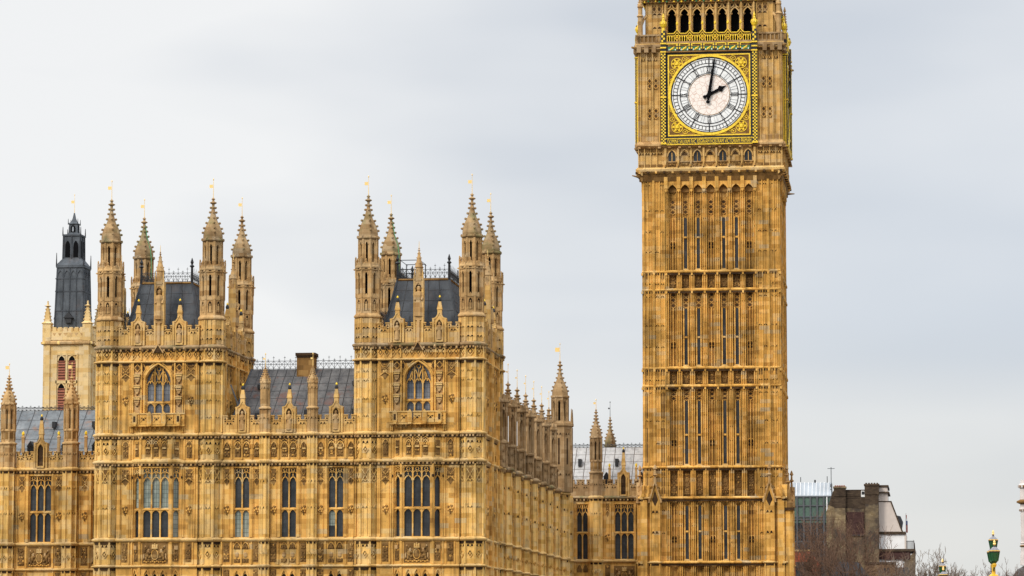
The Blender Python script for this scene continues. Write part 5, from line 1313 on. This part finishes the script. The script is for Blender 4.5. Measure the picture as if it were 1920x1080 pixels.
def lantern(parent, x, y, z, s):
    l = MB(m=LAMPGREEN); k = s
    l.ngon(x, y, [(.20 * k, z), (.285 * k, z + .5 * k)], 8); 
    for i in range(8):
        a = pi / 8 + i * pi / 4; l.bar((x + .22 * k * cos(a), y + .22 * k * sin(a), z), (x + .315 * k * cos(a), y + .315 * k * sin(a), z + .5 * k), .022 * k)
    l.ngon(x, y, [(.21 * k, z - .03), (.23 * k, z), (.2 * k, z + .03)], 8)
    l.use(IRON); l.ngon(x, y, [(.29 * k, z + .48 * k), (.33 * k, z + .50 * k), (.31 * k, z + .54 * k)], 8)
    l.use(LAMPYEL); l.ngon(x, y, [(.31 * k, z + .54 * k), (.33 * k, z + .58 * k), (.27 * k, z + .6 * k)], 8)
    l.use(LANTOP); l.ngon(x, y, [(.27 * k, z + .6 * k), (.17 * k, z + .74 * k), (.06 * k, z + .82 * k)], 8)
    l.use(IRON)
    for i in range(8):
        a = pi / 8 + i * pi / 4; l.bar((x + .29 * k * cos(a), y + .29 * k * sin(a), z + .6 * k), (x + .06 * k * cos(a), y + .06 * k * sin(a), z + .82 * k), .014 * k)
    l.ngon(x, y, [(.07 * k, z + .8 * k), (.05 * k, z + .9 * k)], 6)
    l.use(PALEGOLD); l.ngon(x, y, [(.05 * k, z + .9 * k), (.09 * k, z + .97 * k), (.06 * k, z + 1.05 * k), (.07 * k, z + 1.1 * k), (.02 * k, z + 1.22 * k)], 6)
    return l.build('lantern', parent)
LP = thing('street_lamp', 'tall triple-lantern lamp in green and gold at the right, its whole head in view', 'street lamp', (bx0, by0, 6.2), 'green and gold lamps along the bridge')
m = MB(m=LAMPYEL); m.ngon(0, 0, [(.4, 0), (.4, .5), (.28, .6), (.28, 2.6), (.34, 2.7), (.34, 3.2), (.3, 3.3), (.22, 3.38), (.11, 3.45), (.09, 4.05), (.14, 4.1)], 8)
m.use(LAMPGREEN); m.ngon(0, 0, [(.14, 4.05), (.2, 4.15), (.1, 4.4), (.08, 4.7), (.2, 4.84)], 8)
m.use(LAMPYEL)
m.build('post', LP)
m = MB(m=LAMPGREEN)
for s in (-1, 1):
    P = [(0, 0, 3.6), (.03 * -s, s * .45, 3.75), (.05 * -s, s * .8, 3.95), (.05 * -s, s * .95, 4.18)]
    for a, c in zip(P, P[1:]): m.bar(a, c, .06, .05, 6)
    m.use(LAMPYEL); m.ngon(.05 * -s, s * .95, [(.06, 3.8), (.12, 3.95), (.06, 4.05)], 6); m.use(LAMPGREEN); m.ngon(.05 * -s, s * .95, [(.05, 4.0), (.15, 4.1), (.2, 4.18)], 8)
m.build('bracket', LP)
lantern(LP, 0, 0, 4.90, .88); lantern(LP, .05, -.95, 4.18, .98); lantern(LP, -.05, .95, 4.18, .98)
L2 = copy_tree(LP); L2.location = (.353, 255.7, 6.2); L2['label'] = 'farther green and gold lamp, only its tip above the bottom edge beside bare branches'

# ================================================================== FAR BUILDINGS ON THE RIGHT
def bldg(name, label, loc, cat='building'): return thing(name, label, cat, loc)
# brown stained gable wall with chimney stacks
B1 = bldg('brick_building', 'stained brown brick gable wall with two chimney stacks and a purple patch', (-10.6, 430, 0))
m = MB(m=STAINBRICK)
m.ext([(-3.4, 0), (3.25, 0), (3.25, 25.7), (1.6, 25.7), (-2.5, 25.7), (-3.4, 23.0)], -14, 0)
for u in (-.9, 1.45): m.use(SOOTBRICK); m.box(u - .06, u + .06, 0, .25, 10, 24)
m.use(STAINBRICK); m.box(-2.35, -.95, -1, .35, 8, 25.75); m.box(1.55, 3.2, -1, .35, 8, 25.75)
m.use(SOOTBRICK); m.ext([(-3.1, 23.9), (-2.55, 25.6), (1.55, 25.6), (1.55, 23.4), (-2.3, 23.6)], -1, .02); m.box(-2.38, -.92, -1, .37, 23.5, 25.6); m.box(1.52, 3.23, -1, .37, 24.0, 25.6)
m.use(PURBRICK); m.box(-.84, 1.52, -.1, .12, 20.1, 23.0); m.use(LEADCOP); m.box(-.95, 1.55, 0, .2, 20.0, 20.12)
m.use(SOOTBRICK); m.box(-.9, 1.5, -.5, .06, 25.0, 25.8); m.box(-.9, 1.5, -.5, .12, 25.74, 25.84)
m.build('gable_wall', B1)
for u0, u1, z0, z1 in ((-2.4, -.9, 25.0, 26.3), (1.5, 3.3, 25.2, 26.6)):
    m = MB(m=SOOTBRICK); m.box(u0, u1, -1.2, .45, z0, z1 - .25); m.use(STAINBRICK if u0 < 0 else SOOTBRICK); m.box(u0 - .08, u1 + .08, -1.3, .55, z1 - .28, z1 - .05)
    m.use(LOUV if u0 < 0 else SOOTBRICK)
    for k in range(5): x = u0 + .2 + k * (u1 - u0 - .4) / 4; m.ngon(x, .3, [(.13, z1 - .06), (.1, z1 + .12)], 8)
    m.build('chimney', B1)
m = MB(m=WHITE); m.box(1.05, 1.55, .06, .14, 24.9, 25.7); m.use(GDARK); m.box(1.13, 1.47, .13, .16, 25.2, 25.6); m.build('window', B1)
# white building with sloping mansard end
B2 = bldg('white_building', 'cream and white rendered house with a sloping upper end, right of the brick gable', (-5.4, 431, 0))
m = MB(m=PINKW); m.ext([(-2.0, 20.5), (.95, 20.5), (-.45, 24.35), (-2.0, 24.35)], -10, 0); m.box(-2.0, -.85, -10, .02, 24.35, 26.2); m.use(WHITER); m.box(-2.0, 1.25, -10, 0, 18.3, 20.2); m.box(-2.0, 1.0, -10, 0, 0, 17.0)
m.use(PINKW); m.box(1.25, 1.5, -10, 0, 18.3, 20.2); m.build('wall', B2)
m = MB(m=SOOTBRICK); m.box(-2.0, 1.4, -10.2, .2, 20.18, 20.52); m.build('cornice', B2)
m = MB(m=PURBRICK); m.box(-2.0, 1.9, -10, .25, 17.0, 18.0); m.build('brick_band', B2)
for x1_, o1_, za_, zb_ in ((-.7, .15, 26.2, 26.45), (-.6, .3, 25.45, 25.6)): m = MB(m=SOOTBRICK); m.box(-2.05, x1_, -10, o1_, za_, zb_); m.build('chimney_band', B2)
m = MB(m=SOOTBRICK); m.bar((-.42, -.05, 24.4), (1.0, -.05, 20.5), .09); m.bar((-2, -.05, 24.37), (-.40, -.05, 24.37), .06); m.build('roof_verge', B2)
m = MB(m=SLATE); m.ext([(.3, 22.7), (.75, 22.6), (1.05, 21.9), (.9, 21.0), (.6, 21.0)], -6, -3); m.build('dormer', B2)
m = MB(m=SOOTBRICK); m.box(-2.0, 2.6, -10.2, .4, 18.0, 18.32); m.build('cornice', B2)
m = MB(m=IRON)
for k in range(7): m.bar((1.5 + k * .15, -.3, 18.3), (1.5 + k * .15, -.3, 19.3), .03)
m.bar((1.45, -.3, 19.3), (2.5, -.3, 19.3), .04); m.use(LEADCOP); m.ext([(2.4, 18.3), (2.6, 18.3), (2.55, 19.0), (2.35, 19.5)], 0, .4); m.build('balcony_railing', B2)
m = MB(m=STAINBRICK); m.ext([(1.2, 17.0), (2.6, 17.9), (2.6, 16.9), (2.2, 0), (1.1, 0)], -3, .1); m.build('corbelled_pier', B2)
FL = thing('flag', 'small red, white and blue flag hanging on its pole behind the white house', 'flag', (-4.0, 437, 0)); m = MB(m=WHITE); m.bar((0, 0, 18), (0, 0, 23.1), .05); m.build('flagpole', FL)
m = MB(m=RED); m.box(.03, .22, -.03, .03, 20.6, 21.6); m.use(FLAGB); m.box(.03, .22, -.03, .03, 21.6, 22.1); m.use(WHITE); m.box(.03, .16, -.03, .03, 22.1, 22.4); m.use(RED); m.box(.03, .12, -.03, .03, 22.4, 22.9); m.build('cloth', FL)
# green glass office
B3 = bldg('glass_building', 'green glass office block with a pale rooftop screen, beside the clock tower', (-16.8, 470, 0))
m = MB(m=BLUEGL); m.box(-4.5, 2.6, -16, 0, 0, 26.8); m.build('glazing', B3)
m = MB(m=STEEL)
for k in range(9): u = -4.4 + k * .93; m.box(u - .11, u + .11, 0, .2, 0, 26.9)
for z in (26.75, 25.5, 23.95, 23.6, 20.5, 18.5): m.box(-4.5, 2.6, 0, .15, z, z + .16)
m.use(GDARK); m.box(-4.5, 2.6, 0, .08, 16, 23.2); m.use(WHITER); m.box(1.55, 1.68, 0, .4, 19, 26.8); m.build('mullions', B3)
m = MB(m=FROST); m.mould(-4.5, 2.2, [(0, 26.9), (0, 27.0), (-2.2, 28.9), (-6, 28.9), (-6, 26.9)])
for k in range(12): u = -4.3 + k * .55; m.use(WHITER); m.bar((u, .0, 27), (u, 2.2, 28.95), .04)
m.build('rooftop_screen', B3)
m = MB(m=IRON)
for x, h in ((-2.1, 1.0), (-.1, .6), (1.6, 1.1)): m.bar((x, 2.5, 28.6), (x, 2.5, 28.7 + h), .05 if h > .7 else .12)
m.use(STEEL); m.bar((2.2, 1, 26.8), (2.2, 1, 31.0), .05); m.bar((1.7, 1, 30.8), (2.7, 1, 30.8), .04); m.box(2.05, 2.35, -1.1, -.9, 28.2, 28.6); m.box(2.05, 2.35, -1.1, -.9, 27.5, 27.9); m.build('aerial', B3)
# red brick house under the trees
B4 = bldg('red_brick_house', 'red brick house with dark slate gables behind bare branches', (-14.2, 412, 0))
m = MB(m=REDBRICK); m.ext([(-3.8, 0), (-.2, 0), (-.2, 16.0), (-1.4, 17.6), (-3.8, 17.6)], -8, 0); m.box(-.2, 6.5, -8, -.6, 0, 14.4); m.use(TAN); m.box(-3.8, -.6, -.2, .05, 17.5, 17.7); m.build('wall', B4)
m = MB(m=SLATE); m.ext([(1.3, 14.3), (6.0, 14.3), (4.6, 16.2), (1.9, 16.2)], -8, -.5); m.box(-.3, 6.6, -8, -.5, 14.35, 14.5); m.build('roof', B4)
m = MB(m=GDARK); m.box(-3.0, -1.2, 0, .03, 13.6, 16.2); m.use(STEEL); rib(m, -2.1, 13.6, 16.2, .08, 0, .06); m.build('window', B4)
# low brown brick building at the foot of the white house
B5 = bldg('brown_building', 'low brown brick house with small twin windows below the white house', (-6.2, 415, 0))
m = MB(m=brickm('tawny_brick', [(0, (.14, .085, .045)), (1, (.25, .16, .09))])); m.box(-2.6, 1.0, -8, 0, 0, 16.0); m.use(SOOTBRICK); m.box(-2.7, 1.1, -8, .12, 16.0, 16.25); m.use(SLATE); m.box(1.0, 2.6, -6, -.4, 0, 15.6); m.build('wall', B5)
m = MB(m=GDARK); m.box(-.35, -.05, 0, .03, 14.9, 15.5); m.box(.05, .35, 0, .03, 14.9, 15.5); m.build('window', B5)
# white turret at the right edge
B6 = bldg('stucco_turret', 'slim pale stone turret on a dark dome, cut by the right edge', (10.15, 400, 0), 'turret')
m = MB(m=MARBLE)
m.ngon(0, 0, [(.55, 15.4), (.5, 16.6), (.45, 17.0), (.42, 17.9), (.5, 18.0), (.42, 18.1), (.40, 21.6), (.5, 21.8), (.55, 22.0), (.42, 22.2), (.42, 22.6)], 12)
m.use(CARV); m.ngon(0, 0, [(.4, 22.55), (.85, 22.75), (.85, 22.9), (.45, 23.1)], 12); m.ngon(0, 0, [(.5, 17.55), (.6, 17.65), (.45, 17.75)], 12)
m.use(MARBLE); m.ngon(0, 0, [(.45, 23.0), (.42, 24.4), (.6, 24.5), (.62, 24.8), (.4, 25.0), (.35, 25.4)], 12)
m.use(CARV)
for k in range(8): a = k * pi / 4; m.blob(.55 * cos(a), -.55 * sin(a), 24.65, .16, .16, .2, 5); m.blob(.5 * cos(a), -.5 * sin(a), 21.85, .12, .12, .15, 5)
m.build('shaft', B6)
m = MB(m=LEADCOP); m.ngon(1.0, 0, [(2.6, 0), (2.6, 13.6), (2.4, 14.2), (1.9, 14.9), (1.2, 15.3), (.4, 15.55)], 16); m.build('dome', B6)

# ================================================================== BARE WINTER TREES
def tree(label, loc, h, wide, seed, tw, tr=.3, n0=6, br=(1, 1, 1, 0)):
    """trunk, crooked limbs, then branches that keep forking into upright sprays of twigs"""
    rnd = random.Random(seed); T = thing('bare_tree', label, 'tree', loc, 'bare winter trees right of the clock tower')
    tk = MB(m=BARK); cr_ = MB(m=tw)
    def rv(): return Vector((rnd.gauss(0, 1), rnd.gauss(0, 1), rnd.gauss(0, .8)))
    def limb(p, d, l, r, lev):
        n = 4 if lev < 4 else 3
        for i in range(n):
            d = (d + rv() * (.10 if lev < 2 else .17) + Vector((0, 0, .10))).normalized(); q = p + d * l / n
            r2 = r * (.87 if lev < 3 else .82)
            (tk if lev < 3 else cr_).bar(p, q, max(r, .021), max(r2, .017), 5 if lev < 3 else 3); p, r = q, r2
            if 1 <= lev < 6 and i: 
                for _ in range(1 if lev < 3 else rnd.choice(br)):
                    limb(p, (d * .75 + rv() * .55).normalized(), l * rnd.uniform(.45, .68), r * .5, lev + 1)
        if lev < 6:
            for _ in range(2 if lev < 4 else rnd.choice((1, 1, 2))): limb(p, (d + rv() * .42).normalized(), l * rnd.uniform(.6, .8), r * .7, lev + 1)
    H = h * .30; tk.bar((0, 0, -.2), (0, 0, H), tr, tr * .8, 8)
    for i in range(n0):
        a = 2 * pi * (i + rnd.random() * .6) / n0; el = rnd.uniform(.5, 1.3) if i else 1.5
        limb(Vector((0, 0, H - .3 * (i % 3))), Vector((cos(a) * cos(el), sin(a) * cos(el), sin(el))), h * .21, tr * .62, 1)
    top = max(v[2] for v in cr_.V); hw = sorted(abs(v[0]) for v in cr_.V)[int(len(cr_.V) * .95)]; k, kx = h / top, wide / hw
    for mb in (tk, cr_): mb.V = [(x * kx, y * kx, z * k) for x, y, z in mb.V]
    tk.build('trunk', T); cr_.build('crown', T); return T
tree('large bare tree with reddish-brown twigs against the stained brick gable', (-10.4, 392, 0), 22.6, 5.4, 3, TWIGR, .5, 5, (1, 0, 0))
tree('reddish bare tree half hidden behind the clock tower edge', (-15.2, 398, 0), 22.2, 4.8, 8, TWIGR, .34, 6, (1, 0, 1))
tree('pale-twigged bare tree right of the white house, behind the far lamp', (-.9, 384, 0), 17.5, 4.0, 21, TWIGP, .30, 7, (1, 1, 1, 0, 1))
tree('low bare tree just right of the far lamp tip', (2.6, 388, 0), 15.4, 3.0, 5, TWIGP, .25)
tree('brownish bare tree behind the near lamp', (5.8, 386, 0), 15.9, 3.0, 14, TWIGR, .25, 7, (1, 1, 1, 0, 1))
tree('brown bare tree in front of the dark dome at the right edge', (8.5, 384, 0), 15.9, 2.4, 33, TWIGR, .25, 7, (1, 1, 1, 0, 1))
tree('small bare tree at the foot of the white house', (-4.8, 388, 0), 16.6, 3.0, 41, TWIGR, .25)
